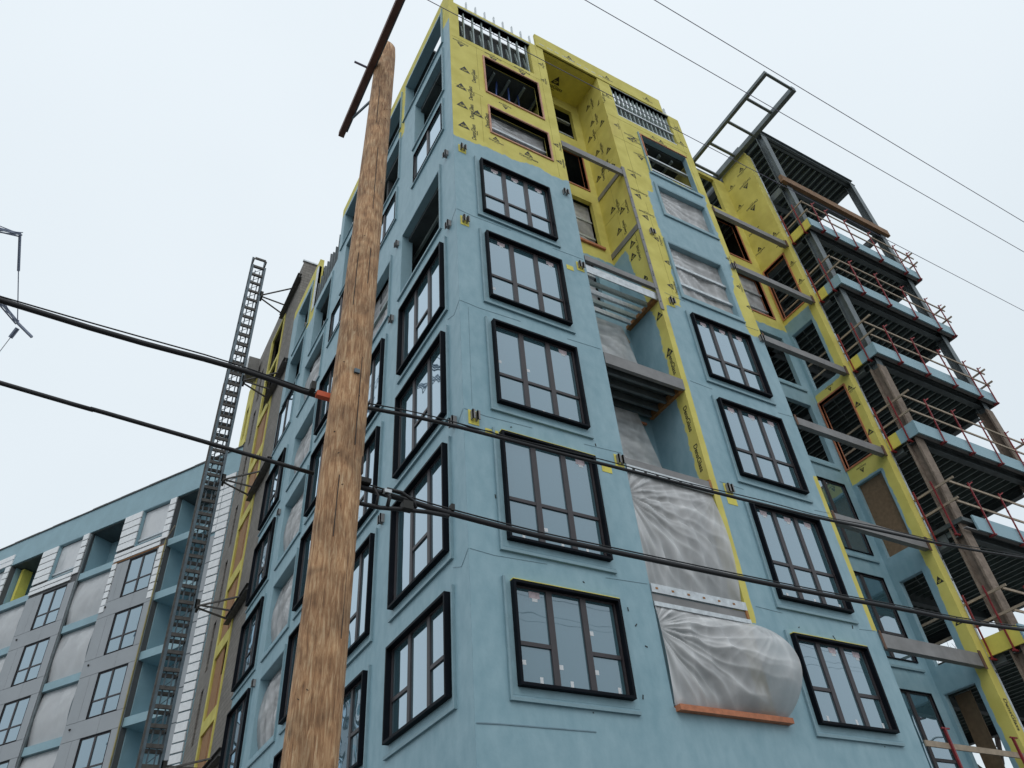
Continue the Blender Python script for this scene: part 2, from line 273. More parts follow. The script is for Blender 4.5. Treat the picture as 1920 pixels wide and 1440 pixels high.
# wall sheet with openings: front grid + back grid + reveals; attribute coat from a function
def wall(name, P, h0, h1, z0, z1, holes, parent, coat=None, m=None, thick=.2, step=.22, kind=None, d=0., extra=()):
    hs = {h0, h1} | set(extra); zs = {z0, z1}
    for a, b, c, e in holes:
        for q in (a, b):
            if h0 < q < h1: hs.add(q)
        for q in (c, e):
            if z0 < q < z1: zs.add(q)
    def fill(st):
        st = sorted(st); out = [st[0]]
        for a, b in zip(st, st[1:]):
            n = max(1, int(math.ceil((b - a) / step)))
            out += [a + (b - a) * (i + 1) / n for i in range(n)]
        return out
    H = fill(hs); Z = fill(zs); nh, nz_ = len(H), len(Z)
    solid = [[not any(a - 1e-6 < (H[i] + H[i + 1]) / 2 < b + 1e-6 and c - 1e-6 < (Z[j] + Z[j + 1]) / 2 < e + 1e-6 for a, b, c, e in holes) for j in range(nz_ - 1)] for i in range(nh - 1)]
    V = []; F = []; CV = []
    for dd in (d, d - thick):
        for i in range(nh):
            for j in range(nz_):
                V.append(tuple(P.p(H[i], dd, Z[j]))); CV.append(coat(H[i], Z[j]) if coat else 1.)
    off = nh * nz_; flip = P.u.cross(Vector((0, 0, 1))).dot(P.n) < 0
    idx = lambda i, j: i * nz_ + j
    def add(f): F.append(f[::-1] if flip else f)
    for i in range(nh - 1):
        for j in range(nz_ - 1):
            if not solid[i][j]: continue
            q = (idx(i, j), idx(i + 1, j), idx(i + 1, j + 1), idx(i, j + 1)); add(q); add(tuple(off + k for k in q[::-1]))
            for (di, dj, a, b) in ((-1, 0, q[3], q[0]), (1, 0, q[1], q[2]), (0, -1, q[0], q[1]), (0, 1, q[2], q[3])):
                ni, nj = i + di, j + dj
                if ni < 0 or nj < 0 or ni >= nh - 1 or nj >= nz_ - 1 or not solid[ni][nj]:
                    add((b, a, a + off, b + off))
    me = bpy.data.meshes.new(name); me.from_pydata(V, [], F); me.update()
    if coat:
        at = me.attributes.new('coat', 'FLOAT', 'POINT'); at.data.foreach_set('value', CV)
    return link(name, me, m or M['coat'], parent, kind)
def soft(x, w=.16): return max(0., min(1., .5 + x / (2 * w)))

# ------------------------------------------------------------------ ground
g = MB(); g.v = [(-1500, -1500, 0), (1500, -1500, 0), (1500, 1500, 0), (-1500, 1500, 0)]; g.f = [(0, 1, 2, 3)]
g.build('ground', M['asphalt'], kind='structure')
k = MB().box(-3, 24, -3.2, -.6, .0, .13); k.box(-3, -.6, -.6, 30, .0, .13); k.build('pavement', M['conc'], kind='structure')

# ------------------------------------------------------------------ windows
MESHCACHE = {}
def pane_at(P, h0, h1, z0, z1, d, parent):
    MB().pbox(P, h0, h1, d - .02, d, z0, z1).build('pane', M['glass'], parent)
def window(P, h0, h1, z0, z1, parent, layout, mirror=False, stickers=True, proud=.12, flush=False, rng=random):
    """layout: list of transom heights (fraction from bottom) per column, None = no transom"""
    ft = .05
    f = MB()
    dI = -.16
    if flush: proud = .03; dI = -.1; ft = .03
    f.pbox(P, h0, h1, dI, proud, z1 - ft, z1); f.pbox(P, h0, h1, dI, proud, z0, z0 + ft)
    f.pbox(P, h0, h0 + ft, dI, proud, z0 + ft, z1 - ft); f.pbox(P, h1 - ft, h1, dI, proud, z0 + ft, z1 - ft)
    w = f.build('window', M['black'], parent)
    s = MB(); a0, a1, b0, b1 = h0 + ft, h1 - ft, z0 + ft, z1 - ft; n = len(layout); dd = -.0 if not flush else -.01; st = .03; d0 = dd - .07
    s.pbox(P, a0, a1, d0, dd, b1 - st, b1); s.pbox(P, a0, a1, d0, dd, b0, b0 + st)
    cw = (a1 - a0) / n
    for i in range(n + 1):
        x = a0 + cw * i; hw = .06 if 0 < i < n else 0
        x0 = a0 if i == 0 else (a1 - st if i == n else x - hw); x1 = a0 + st if i == 0 else (a1 if i == n else x + hw)
        s.pbox(P, x0, x1, d0, dd + .005, b0 + st, b1 - st)
    cols = []
    for i, tr in enumerate(layout):
        xa = a0 + cw * i + .05; xb = a0 + cw * (i + 1) - .05
        if tr:
            zt = b0 + (b1 - b0) * tr; s.pbox(P, xa, xb, d0, dd, zt - .035, zt + .035)
            cols.append((xa, xb, b0 + st, zt - .035)); cols.append((xa, xb, zt + .035, b1 - st))
        else: cols.append((xa, xb, b0 + st, b1 - st))
    s.build('sash', M['bronze'], w)
    for i, (xa, xb, za, zb) in enumerate(cols):
        pane_at(P, xa, xb, za, zb, dd - .03, w)
        if stickers:
            if za < b0 + .2 and rng.random() < .85:
                q = xa + (xb - xa) * rng.uniform(.35, .75); MB().pbox(P, q, q + .06, dd - .03, dd - .027, za + .02, za + .13).build('sticker', M['sticker'], w)
            if zb > b1 - .2 and rng.random() < .65:
                q = xa + (xb - xa) * rng.uniform(.35, .5)
                MB().pbox(P, q, q + .22, dd - .03, dd - .026, zb - .15, zb - .03).build('sticker', M['pink'], w)
                MB().pbox(P, q + .06, q + .17, dd - .03, dd - .027, zb - .21, zb - .15).build('sticker', M['sticker'], w)
            elif rng.random() < .5:
                q = xa + .02; MB().pbox(P, q, q + .09, dd - .03, dd - .027, za + .3, za + .38).build('sticker', M['sticker'], w)
    return w
def trim(P, h0, h1, z0, z1, parent, side=-1, m='bluetrim'):
    """thin raised flashing edge round an opening: below and on one side"""
    t = MB(); g_ = .17; e_ = .055
    t.pbox(P, h0 - (g_ if side < 0 else .05), h1 + (g_ if side > 0 else .1), .0, e_, z0 - .235, z0 - .18)
    if side < 0: t.pbox(P, h0 - g_, h0 - g_ + .045, .0, e_, z0 - .18, z1 + .06)
    else: t.pbox(P, h1 + g_ - .045, h1 + g_, .0, e_, z0 - .18, z1 + .06)
    return t.build('flashing', M[m], parent)
def woodframe(P, h0, h1, z0, z1, parent, w=.075, d=.07, m='orange', name='opening_frame'):
    t = MB(); t.pbox(P, h0 - w, h1 + w, -.18, d, z0 - w, z0); t.pbox(P, h0 - w, h1 + w, -.18, d, z1, z1 + w)
    t.pbox(P, h0 - w, h0, -.18, d, z0, z1); t.pbox(P, h1, h1 + w, -.18, d, z0, z1)
    return t.build(name, M[m], parent)
def liner(P, h0, h1, z0, z1, parent, depth=.32, m='blue', t_=.02, name='reveal'):
    t = MB(); t.pbox(P, h0, h1, -depth, -.005, z0, z0 + t_); t.pbox(P, h0, h1, -depth, -.005, z1 - t_, z1)
    t.pbox(P, h0, h0 + t_, -depth, -.005, z0 + t_, z1 - t_); t.pbox(P, h1 - t_, h1, -depth, -.005, z0 + t_, z1 - t_)
    return t.build(name, M[m], parent)
def tarp(P, h0, h1, z0, z1, d, parent, amp=.05, bulge=None, nx=36, nz_=30, seed=0, m='tarp', fold=(1., .35), name='plastic_sheet'):
    V = []; F = []; CR = []; rx, rz = seed * 3.7, seed * 1.9; far = m == 'tarpfar'
    for i in range(nx + 1):
        for j in range(nz_ + 1):
            a = i / nx; b = j / nz_; h = h0 + (h1 - h0) * a; z = z0 + (z1 - z0) * b
            e = min(1, min(a, 1 - a, b, 1 - b) * 7)
            n1 = noise.noise(Vector((h * fold[0] * 1.3 + rx, z * fold[1] * 1.3, rz))) + .5 * noise.noise(Vector((h * fold[0] * 4 + z * 1.5 + rx, z * fold[1] * 4, rz + 5)))
            # creases radiating from the two upper corners, plus gathered vertical folds
            def rid(x): return 1 - abs(2 * (x - math.floor(x)) - 1)
            c_ = 0
            for hx, zx, ph, wt in ((h0 - .1, z0 + (z1 - z0) * .78, 0., 1.), (h1, z1 - .05, .37, .22)):
                rad_ = math.hypot(h - hx, z - zx) + .05; an = math.atan2(zx - z, abs(h - hx) + .02)
                k1 = rid(an * 2.6 + ph + rx + .55 * noise.noise(Vector((an * 2, rad_ * .9, rx)))) ** 1.6; k2 = rid(an * 6.1 + ph + .8 * noise.noise(Vector((an * 3, rad_ * 1.3, rx + 4)))) ** 2.2
                c_ += wt * (.8 * k1 + .55 * k2) * math.exp(-rad_ * .42) * min(1, rad_ * 2.2)
            c_ += .16 * rid(h * 2.3 + 1.2 * noise.noise(Vector((h * .6, z * .5, rx)))) ** 3
            if far: c_ *= .25
            CR.append(min(1, c_ * .75 + .1 * n1)); cr_ = c_ * .9
            dd = d + amp * e * (n1 + cr_)
            hh = h; zz = z
            if bulge: 
                dh, dn, dz = bulge(a, b); hh += dh; dd += dn; zz += dz
            V.append(tuple(P.p(hh, dd, zz)))
    for i in range(nx):
        for j in range(nz_):
            q = i * (nz_ + 1) + j; F.append((q, q + nz_ + 1, q + nz_ + 2, q + 1))
    me = bpy.data.meshes.new(name); me.from_pydata(V, [], F); me.update(); me.polygons.foreach_set('use_smooth', [True] * len(F))
    me.attributes.new('crease', 'FLOAT', 'POINT').data.foreach_set('value', CR)
    return link(name, me, M[m], parent)
def studs(P, hs, z0, z1, d, parent, w=.045, dep=.1, m='galv', name='stud'):
    for h in hs: MB().pbox(P, h - w / 2, h + w / 2, d - dep, d, z0, z1).build(name, M[m], parent)
def hstuds(P, h0, h1, zs, d, parent, w=.05, dep=.1, m='galv', name='stud'):
    for z in zs:
        b = MB().pbox(P, h0, h1, d - .006, d, z, z + w * 1.8); b.pbox(P, h0, h1, d - dep, d - .006, z, z + .008); b.build(name, M[m], parent)

# ------------------------------------------------------------------ the corner tower
TW = thing('apartment_tower', 'pale blue corner tower under construction, its top storeys bare yellow sheathing, behind the wooden pole', 'building', (0, 0, 0))
ZT = {1: 7.68, 2: 10.91, 3: 14.08, 4: 17.28, 5: 20.52}; ZB = {1: 5.87, 2: 8.48, 3: 11.68, 4: 14.88, 5: 18.16}
def fcoat(x, z):
    j = .18 * noise.noise(Vector((x * 1.3, 0, z * .7)))
    v = -1.
    if x < 4.2: v = 21.3 + j + .06 * x - z
    else:
        # right block
        v1 = min(17.45 + j - z, x - 6.68 + j * .3)          # lower field
        v2 = min(x - 7.36 + j, 23.2 + j - z, 10.22 - max(0, (z - 17) * .0) - x + (.45 if z < 20 else 0) * 0 + max(0, 21 - z) * -.12 + j)
        v3 = min(x - 7.72 + j, 24.75 - z + j, z - 22.6, 10.3 - x + j)
        v = max(v1, v2, v3)
        if 8.1 < z < 12.35: v = min(v, 10.36 - x + .02 * j)
        if z < 5.9: v = 1
        if z < 17.1 and x < 7: return soft(x - 6.64 if z > 7.7 else 1, .03)
        if 8.1 < z < 12.35 and x > 10: return soft(10.36 - x, .03)
    return soft(v)
A0, A1, B0, B1 = .79, 3.06, 7.53, 9.80
holesF = [(A0, A1, ZB[r], ZT[r]) for r in range(1, 6)] + [(B0, B1, ZB[r], ZT[r]) for r in range(1, 5)]
oF = {'a6': (1.3, 3.43, 22.34, 23.83), 'a7': (1.27, 3.38, 24.7, 27.0), 'a8': (.37, 3.33, 27.66, 29.82),
      'b5': (7.56, 9.82, 18.16, 20.63), 'b6': (7.95, 10.12, 22.35, 23.94), 'b7': (7.94, 10.1, 24.78, 27.1), 'b8': (7.05, 9.95, 27.82, 29.94)}
wall('wall', FR, .003, 10.52, 0, 30.1, holesF + list(oF.values()) + [(3.95, 6.45, 5.85, 30.1)], TW, fcoat, extra=(6.61, 6.67, 10.33, 10.39))
L323 = {1: [.40, None, .40], 2: [.38, .38, .38], 3: [.36, .36, .36], 4: [.36, .36, .36], 5: [.36, .36, .36]}
rg = random.Random(3)
for r in range(1, 6):
    window(FR, A0, A1, ZB[r], ZT[r], TW, L323[r], rng=rg); trim(FR, A0, A1, ZB[r], ZT[r], TW)
for r in range(1, 5):
    window(FR, B0, B1, ZB[r], ZT[r], TW, L323[r], rng=rg); trim(FR, B0, B1, ZB[r], ZT[r], TW)
for a in ('b5', 'b6', 'b7'): liner(FR, *oF[a], TW, .19); 
for a in ('b5', 'b6', 'b7'): trim(FR, *oF[a], TW)
for r, (x0, x1) in ((1, (A0, A1)), (2, (A0, A1)), (1, (B0, B1))):
    MB().pbox(FR, x0, x1, -.005, .11, ZT[r] + .003, ZT[r] + .02).build('flashing', M['yellow'], TW)
M['pinkwood'] = mat('pale_red_lumber', (.55, .29, .2), .7, var=.2, scale=6)
woodframe(FR, *oF['a6'], TW, .055, .04, 'pinkwood'); woodframe(FR, *oF['a7'], TW, .055, .04, 'pinkwood')
MB().pbox(FR, 7.87, 7.93, -.05, .03, 25.7, 27.15).build('opening_frame', M['orange'], TW); MB().pbox(FR, 7.935, 10.15, -.05, .03, 27.1, 27.15).build('opening_frame', M['orange'], TW)
tarp(FR, oF['a6'][0], oF['a6'][1], oF['a6'][2], oF['a6'][3], -.3, TW, .05, seed=1); hstuds(FR, oF['a6'][0], oF['a6'][1], [22.42, 23.0], -.2, TW); 
tarp(FR, *oF['b6'], -.17, TW, .04, seed=2)
tarp(FR, *oF['b5'], -.18, TW, .04, seed=3); hstuds(FR, oF['b5'][0], oF['b5'][1], [18.75, 19.6], -.09, TW, .06)
hstuds(FR, oF['b7'][0], oF['b7'][1], [25.25, 26.1], -.18, TW, .05)
# open top storey: rails and studs with an inner parapet behind
MB().pbox(FR, .35, 3.35, -.2, .02, 29.82, 29.9).build('header', M['steel'], TW)
MB().pbox(FR, 7.03, 9.97, -.2, .02, 29.94, 30.0).build('header', M['steel'], TW)
for x in [.62 + .37 * i for i in range(8)]:
    b = MB(); b.bar((x, .12, 27.5), (x, .12, 29.9), .045, .09); b.bar((x + .05, .18, 27.5), (x + .05, .4, 29.4), .05, .07); b.build('stud', M['steel_lt'], TW)
for x in [7.15 + .21 * i for i in range(14)]:
    MB().bar((x, .12, 27.7), (x, .12, 29.95), .045, .1).build('stud', M['steel_lt'], TW)
hstuds(FR, 7.05, 9.95, [27.86, 28.62], -.03, TW, .05)
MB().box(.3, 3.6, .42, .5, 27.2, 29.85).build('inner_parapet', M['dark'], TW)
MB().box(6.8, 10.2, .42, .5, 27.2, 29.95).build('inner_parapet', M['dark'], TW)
hstuds(Plane((0, .42, 0), (1, 0, 0), (0, -1, 0)), [.3, 3.6][0], 3.6, [29.9], -.002, TW, .03)
# clips standing above the parapet
for i in range(8):
    x = .75 + i * .385
    b = MB(); b.bar((x, .06, 30.05), (x, .06, 30.75), .045, .07); b.bar((x, .06, 30.4), (x + .1, .3, 30.05), .05, .06); b.bar((x - .13, .06, 30.02), (x, .06, 30.38), .06, .06); b.build('parapet_clip', M['galv'], TW)
b = MB(); b.bar((9.98, .1, 30.0), (9.98, .1, 30.7), .06, .1); b.bar((9.98, .1, 30.4), (10.1, .3, 30.1), .05); b.build('parapet_clip', M['galv'], TW)
# raised yellow parapet board and soffit of the slot
wall('parapet_board', Plane((0, -.03, 0), (1, 0, 0), (0, -1, 0)), 3.66, 9.72, 30.1, 31.02, [], TW, lambda a, b: 0., thick=.1, step=.4)
MB().box(3.5, 6.6, 1.62, 9, 30.2, 30.3).build('roof', M['deck'], TW); MB().box(3.5, 6.6, 5, 5.1, 27.2, 30.2).build('partition', M['dark'], TW)
MB().box(3.5, 3.6, 1.62, 5, 27.2, 30.2).build('partition', M['dark'], TW); MB().box(6.6, 6.7, 1.62, 5, 27.2, 30.2).build('partition', M['dark'], TW)
MB().box(3.95, 6.45, .03, 1.45, 30.1, 30.16).build('soffit', M['yellow'], TW)
for i in range(9): MB().box(3.72 + i * .34, 3.72 + i * .34 + .16 + .1 * rg.random(), -.135, -.13, 30.06, 30.1).build('metal_tab', M['galv'], TW)
# thin seam lines across the membrane at the floors
def seam(P, pts, w=.007, parent=TW):
    t = MB()
    for (a, b), (c, d_) in zip(pts, pts[1:]): t.bar(P.p(a, .004, b), P.p(c, .004, d_), w, w * .8, up=P.n)
    t.build('seam', M['caulk'], parent)
for z in (8.18, 11.3, 14.45, 17.85):
    seam(FR, [(.02, z - .02), (.5, z - .06), (1.6, z - .02)]); seam(FR, [(2.9, z - .05), (3.9, z)])
    seam(LF, [(.0, z - .02), (.28, z - .24), (.6, z - .1)]); seam(FR, [(6.75, z), (7.5, z - .03)]); seam(FR, [(9.9, z - .04), (10.45, z)])
seam(FR, [(.02, 5.25), (.45, 5.27), (2.2, 5.3)], .018)
seam(FR, [(.2, 11.4), (.22, 14.3)], .004); seam(FR, [(8.2, 4.9), (9.4, 4.92)], .02)
def tape(P, h0, h1, z0, z1, w=.13):
    t = MB(); t.pbox(P, h0 - w, h0 - .002, .0, .004, z0 - w, z1 + w); t.pbox(P, h1 + .002, h1 + w, .0, .004, z0 - w, z1 + w)
    t.pbox(P, h0 - .001, h1 + .001, .0, .0035, z1 + .022, z1 + w); t.pbox(P, h0 - .001, h1 + .001, .0, .0035, z0 - w, z0 - .002)
    t.build('flashing_tape', M['tape'], TW)
M['tape'] = mat('membrane_over_tape', (.245, .392, .452), .5, var=.12, scale=3, bump=.15, bscale=12)
for r in range(1, 6): tape(FR, A0, A1, ZB[r], ZT[r])
for r in range(1, 5): tape(FR, B0, B1, ZB[r], ZT[r])
tape(FR, *oF['b6']); tape(FR, *oF['b5'])
# sheathing joints on the bare yellow
M['joint'] = mat('sheathing_joint', (.36, .31, .07), .8, var=.2)
for (a, b, c, d_) in ((1.0, 1.0, 21.6, 24.2), (1.0, 1.0, 24.6, 27.5), (3.62, 3.62, 21.6, 30.0), (.1, 1.1, 24.25, 24.25), (.1, 3.9, 27.42, 27.42), (6.5, 7.7, 26.0, 26.0), (6.5, 10.3, 27.5, 27.5), (7.1, 7.1, 18, 22.4), (6.5, 7.3, 22.9, 22.9), (10.2, 10.2, 25, 29.9), (6.95, 6.95, 23, 27.4)):
    MB().bar(FR.p(a, .002, c), FR.p(b, .002, d_), .007, .005, up=(0, -1, 0)).build('joint', M['joint'], TW)
# brackets (double angles) at the floor lines
def bracket(P, h, z, patch=True):
    if patch: MB().pbox(P, h - .12, h + .12, .003, .009, z - .2, z + .15).build('bare_patch', M['yellow'], TW)
    for q in (-.06, .05):
        b = MB(); b.pbox(P, h + q - .012, h + q + .012, .0, .11, z - .11, z + .11); b.pbox(P, h + q - .012, h + q + .05, .085, .11, z - .11, z + .11); b.build('bracket', M['beam'], TW)
for h, z, p in ((.26, 20.73, 1), (.23, 17.46, 1), (.22, 11.13, 1), (3.69, 20.78, 0), (3.74, 17.48, 1), (3.78, 11.06, 1), (6.94, 20.73, 0), (6.89, 17.52, 1), (6.96, 11.13, 1), (10.36, 20.79, 0), (10.4, 17.45, 0)): bracket(FR, h, z, p)
for h, z in ((.41, 20.82), (.36, 17.56), (3.95, 20.75), (4.12, 17.58), (.37, 11.18), (4.18, 11.03), (15.0, 10.93), (14.97, 17.27)): bracket(LF, h, z, False)
for h, z, w in ((.62, 10.84, .3), (3.38, 17.24, .22), (3.4, 10.74, .26), (6.98, 10.8, .3)): MB().pbox(FR, h - w / 2, h + w / 2, .003, .008, z - .09, z + .09).build('bare_patch', M['yellow'], TW)
for (h, z) in ((2.35, 7.95), (3.3, 7.6), (3.45, 7.3), (3.55, 6.9), (3.3, 6.0), (2.2, 5.6), (3.2, 11.35), (1.1, 11.15), (.85, 7.3), (.6, 9.4), (7.9, 7.9), (8.9, 7.85), (9.3, 5.6), (7.2, 7.4), (9.7, 8.2)):
    MB().bar(FR.p(h, .006, z), FR.p(h + rg.uniform(-.05, .09), .006, z - rg.uniform(-.02, .1)), .02, .008, up=(0, -1, 0)).build('scuff', M['ink'], TW)
# slot between the two blocks
SW = Plane((6.45, 0, 0), (0, 1, 0), (-1, 0, 0)); SB = Plane((0, 1.45, 0), (1, 0, 0), (0, -1, 0)); SL = Plane((3.95, 0, 0), (0, 1, 0), (1, 0, 0))
def swcoat(y, z):
    j = .1 * noise.noise(Vector((y, 3, z)))
    return soft(min(y - (.36 if z < 17 else .36 + .13 * max(0, z - 17)) + j * .4, 20.5 + j - z), .1)
wall('wall', SW, .2, 1.45, 5.85, 30.1, [], TW, swcoat, thick=.15)
wall('wall', SW, .003, .2, 5.85, 30.1, [], TW, lambda a, b: 0., thick=.1, d=.004)
wall('wall', SL, .2, 1.45, 5.85, 30.1, [], TW, lambda a, b: soft(21 - b), thick=.15)
sbh = [(4.2, 6.08, 27.42, 29.5), (4.2, 6.1, 24.25, 26.6), (4.2, 6.1, 21.1, 23.55), (4.2, 5.7, 17.95, 20.3)]
wall('wall', SB, 3.95, 6.45, 5.85, 30.1, sbh, TW, lambda x, z: soft(20.45 - z), thick=.15)
woodframe(SB, *sbh[1], TW, .05, .03); MB().pbox(SB, 4.1, 6.2, 0, .08, 21.0, 21.1).build('sill', M['orange'], TW)
hstuds(SB, 4.2, 6.1, [27.9, 28.9], -.2, TW); hstuds(SB, 4.2, 6.1, [24.6], -.2, TW)
tarp(SB, *sbh[2], -.25, TW, .04, seed=8); hstuds(SB, 4.2, 6.1, [21.7, 22.6], -.2, TW); tarp(SB, *sbh[3], -.25, TW, .05, seed=9); hstuds(SB, 4.2, 5.7, [18.3, 18.9, 19.6], -.15, TW)
def steel_beam(x0, x1, y0, y1, z0, z1, parent, m='steel', name='steel_beam'):
    b = MB(); t = .02
    b.box(x0, x1, y0, y1, z1 - t, z1); b.box(x0, x1, y0, y1, z0, z0 + t); ym = (y0 + y1) / 2; b.box(x0, x1, ym - .01, ym + .01, z0 + t, z1 - t)
    return b.build(name, M[m], parent)
def channel_x(x0, x1, y, z0, z1, parent, m='beam', fl=.1, name='steel_beam'):
    b = MB(); b.box(x0, x1, y, y + .012, z0, z1); b.box(x0, x1, y + .012, y + fl, z0, z0 + .012); b.box(x0, x1, y + .012, y + fl, z1 - .012, z1); return b.build(name, M[m], parent)
channel_x(3.96, 6.44, -.01, 23.55, 23.84, TW)
MB().box(6.42, 6.444, .02, 1.44, 23.8, 24.02).build('steel_plate', M['beam'], TW); MB().box(6.42, 6.444, .02, 1.44, 20.68, 20.92).build('steel_plate', M['beam'], TW)
MB().box(6.40, 6.52, -.03, -.005, 17.0, 24.0).build('corner_channel', M['beam'], TW)
for z in [17.3 + .55 * i for i in range(12)]: MB().box(6.44, 6.47, -.036, -.031, z, z + .04).build('bolt', M['ink'], TW)
channel_x(3.96, 6.5, -.02, 17.86, 18.06, TW); MB().box(3.96, 6.44, 0.03, .06, 17.42, 17.72).build('track', M['galv'], TW)
for i, y in enumerate((.35, .62, .9, 1.15)):
    b = MB(); b.box(3.96, 6.44, y, y + .012, 17.42, 17.58); b.box(3.96, 6.44, y, y + .07, 17.41, 17.42); b.build('joist', M['galv'] if i % 2 else M['steel_lt'], TW)
MB().box(6.30, 6.44, .06, 1.4, 17.4, 17.52).build('rusty_ledger', M['rust'], TW)
# solid landing
MB().box(3.96, 6.44, .02, 1.44, 14.22, 14.4).build('landing', M['deck'], TW); channel_x(3.96, 6.46, -.015, 14.02, 14.38, TW)
for y in (.25, .6, .95, 1.25): MB().box(3.96, 6.44, y, y + .08, 14.02, 14.2).build('joist', M['steel'], TW)
MB().box(6.34, 6.445, .06, 1.35, 14.0, 14.2).build('rusty_ledger', M['rust'], TW)
MB().box(3.96, 6.44, .02, 1.44, 11.02, 11.2).build('landing', M['conc'], TW); MB().box(3.96, 6.44, -.02, .015, 10.86, 11.02).build('track', M['galv'], TW)
for i in range(7): MB().box(4.1 + i * .33, 4.17 + i * .33, -.024, -.0205, 10.9, 10.95).build('slot', M['ink'], TW)
channel_x(3.96, 6.46, -.01, 11.02, 11.2, TW); MB().box(6.38, 6.445, -.02, .3, 10.9, 11.25).build('rusty_plate', M['rust'], TW)
for (a, b, c, d_) in ((.75, .75, 21, 30), (0.3, 1.4, 27.3, 27.3), (.3, 1.4, 24.9, 24.9), (.3, 1.4, 22.4, 22.4)):
    MB().bar(SW.p(a, .002, c), SW.p(b, .002, d_), .007, .005, up=(1, 0, 0)).build('joint', M['joint'], TW)
# sheeting on the back of the slot
tarp(SB, 3.98, 5.95, 14.4, 17.2, .25, TW, .07, seed=11, bulge=lambda a, b: (.25 * (1 - b) * a, .25 * (1 - b), 0))
tarp(SB, 3.98, 5.85, 11.2, 13.95, .2, TW, .05, seed=12, bulge=lambda a, b: (.35 * (1 - b) * a, .3 * (1 - b), 0))
MB().bar((3.98, 1.38, 13.8), (6.2, 1.38, 13.8), .06).build('batten', M['orange'], TW)
MB().bar((5.2, 1.3, 17.22), (6.0, 1.3, 17.1), .04).build('batten', M['lumber'], TW); MB().bar((5.95, 1.25, 17.1), (6.1, 1.2, 16.6), .04).build('batten', M['lumber'], TW)
tarp(FR, 3.97, 6.42, 8.22, 10.88, -.06, TW, .09, seed=13, bulge=lambda a, b: (0, .12 * math.sin(math.pi * b) * (.3 + a), 0), nx=90, nz_=90)
MB().box(3.96, 6.44, -.03, .01, 8.02, 8.2).build('track', M['galv'], TW); MB().box(3.96, 6.44, 0, .25, 7.84, 8.0).build('steel_beam', M['beam'], TW); MB().box(3.96, 6.46, -.03, 0, 7.74, 7.83).build('track', M['galv'], TW)
for i in range(6): MB().box(4.06 + i * .4, 4.12 + i * .4, -.036, -.031, 8.09, 8.13).build('bolt', M['rust'], TW)
MB().box(6.38, 6.44, -.034, .1, 7.84, 8.02).build('rusty_plate', M['rust'], TW)
def bul(a, b):
    s_ = math.sin(math.pi * min(1, b * 1.02)) ** .7
    return ((.22 * a) * (1 - b) + .18 * a ** 3 * s_, .62 * s_ * a ** 1.6 + .05 * s_, .0)
tarp(FR, 3.98, 6.46, 5.9, 7.76, .0, TW, .12, seed=14, bulge=bul, nx=120, nz_=100)
MB().box(3.98, 6.72, -.14, .03, 5.78, 5.88).build('sill', M['orange'], TW)
# ends of the tower
wall('wall', Plane((10.52, 0, 0), (0, 1, 0), (1, 0, 0)), .2, 1.45, 0, 30.1, [], TW, lambda a, b: soft(17.5 - b), thick=.15)
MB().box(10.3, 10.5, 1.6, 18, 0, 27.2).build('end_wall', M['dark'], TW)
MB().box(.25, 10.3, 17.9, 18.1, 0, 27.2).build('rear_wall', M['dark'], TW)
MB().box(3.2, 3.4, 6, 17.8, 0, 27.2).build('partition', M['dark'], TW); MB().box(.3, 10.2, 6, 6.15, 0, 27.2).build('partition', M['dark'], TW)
for z in (4.7, 8.1, 11.2, 14.35, 17.6, 20.9, 24.05, 27.25):
    sl_ = MB(); sl_.box(.22, 10.28, 1.62, 17.88, z - .22, z); sl_.box(.22, 3.9, .22, 1.6, z - .22, z); sl_.box(6.62, 10.28, .22, 1.6, z - .22, z); sl_.build('floor_slab', M['deck'], TW)
for z in (20.68, 23.83, 27.0):
    for x in [.6 + .6 * i for i in range(16)]:
        if 3.7 < x < 6.7: continue
        MB().box(x, x + .07, .3, 5.9, z - .14, z).build('joist', M['steel_lt'], TW)
# bits of scaffolding and loose sticks inside openings
for a, b_ in (((1.9, .6, 24.6), (2.1, .6, 27.1)), ((2.1, .8, 25.2), (3.4, .8, 25.1)), ((2.1, .8, 25.9), (3.4, .8, 25.8)), ((2.5, .6, 24.6), (2.55, .6, 27)), ((3.0, .7, 24.6), (3.0, .7, 27))):
    MB().tube([a, b_], .03).build('scaffold_tube', M['bluepaint'], TW)
MB().bar((1.3, .3, 25.5), (2.0, .5, 24.7), .08, .04).build('loose_stud', M['galv'], TW); MB().bar((2.6, 1.2, 25.0), (3.3, 1.0, 26.6), .25, .04).build('loose_board', M['conc'], TW)

# left side of the tower
LC = [(.75, 3.43), (4.66, 7.36), (8.38, 11.04), (15.38, 18.12)]
def lcoat(y, z):
    j = .12 * noise.noise(Vector((y * 1.4, 9, z * .8)))
    v = 1.
    if z > 28.4 and y < .45: v = 28.7 - z + j
    if z > 30.3: v = min(v, 30.38 - z + j * .3)
    for c in (4.08, 7.75, 14.6):
        if abs(y - c) < .5 and z > 27: v = min(v, abs(y - c) - .24 + j * .5 + (0 if c < 14 else -.25))
    return soft(v, .12)
hl = []; wins = []
for ci, (y0, y1) in enumerate(LC):
    top = 4 if ci in (0, 1) else 5
    for r in range(1, top + 1): hl.append((y0, y1, ZB[r], ZT[r])); wins.append((y0, y1, ZB[r], ZT[r], r))
flushw = [(.73, 2.84, 22.6, 24.12), (4.35, 6.5, 22.55, 24.06), (8.7, 10.9, 22.55, 24.1), (15.6, 18.0, 22.1, 24.2)]
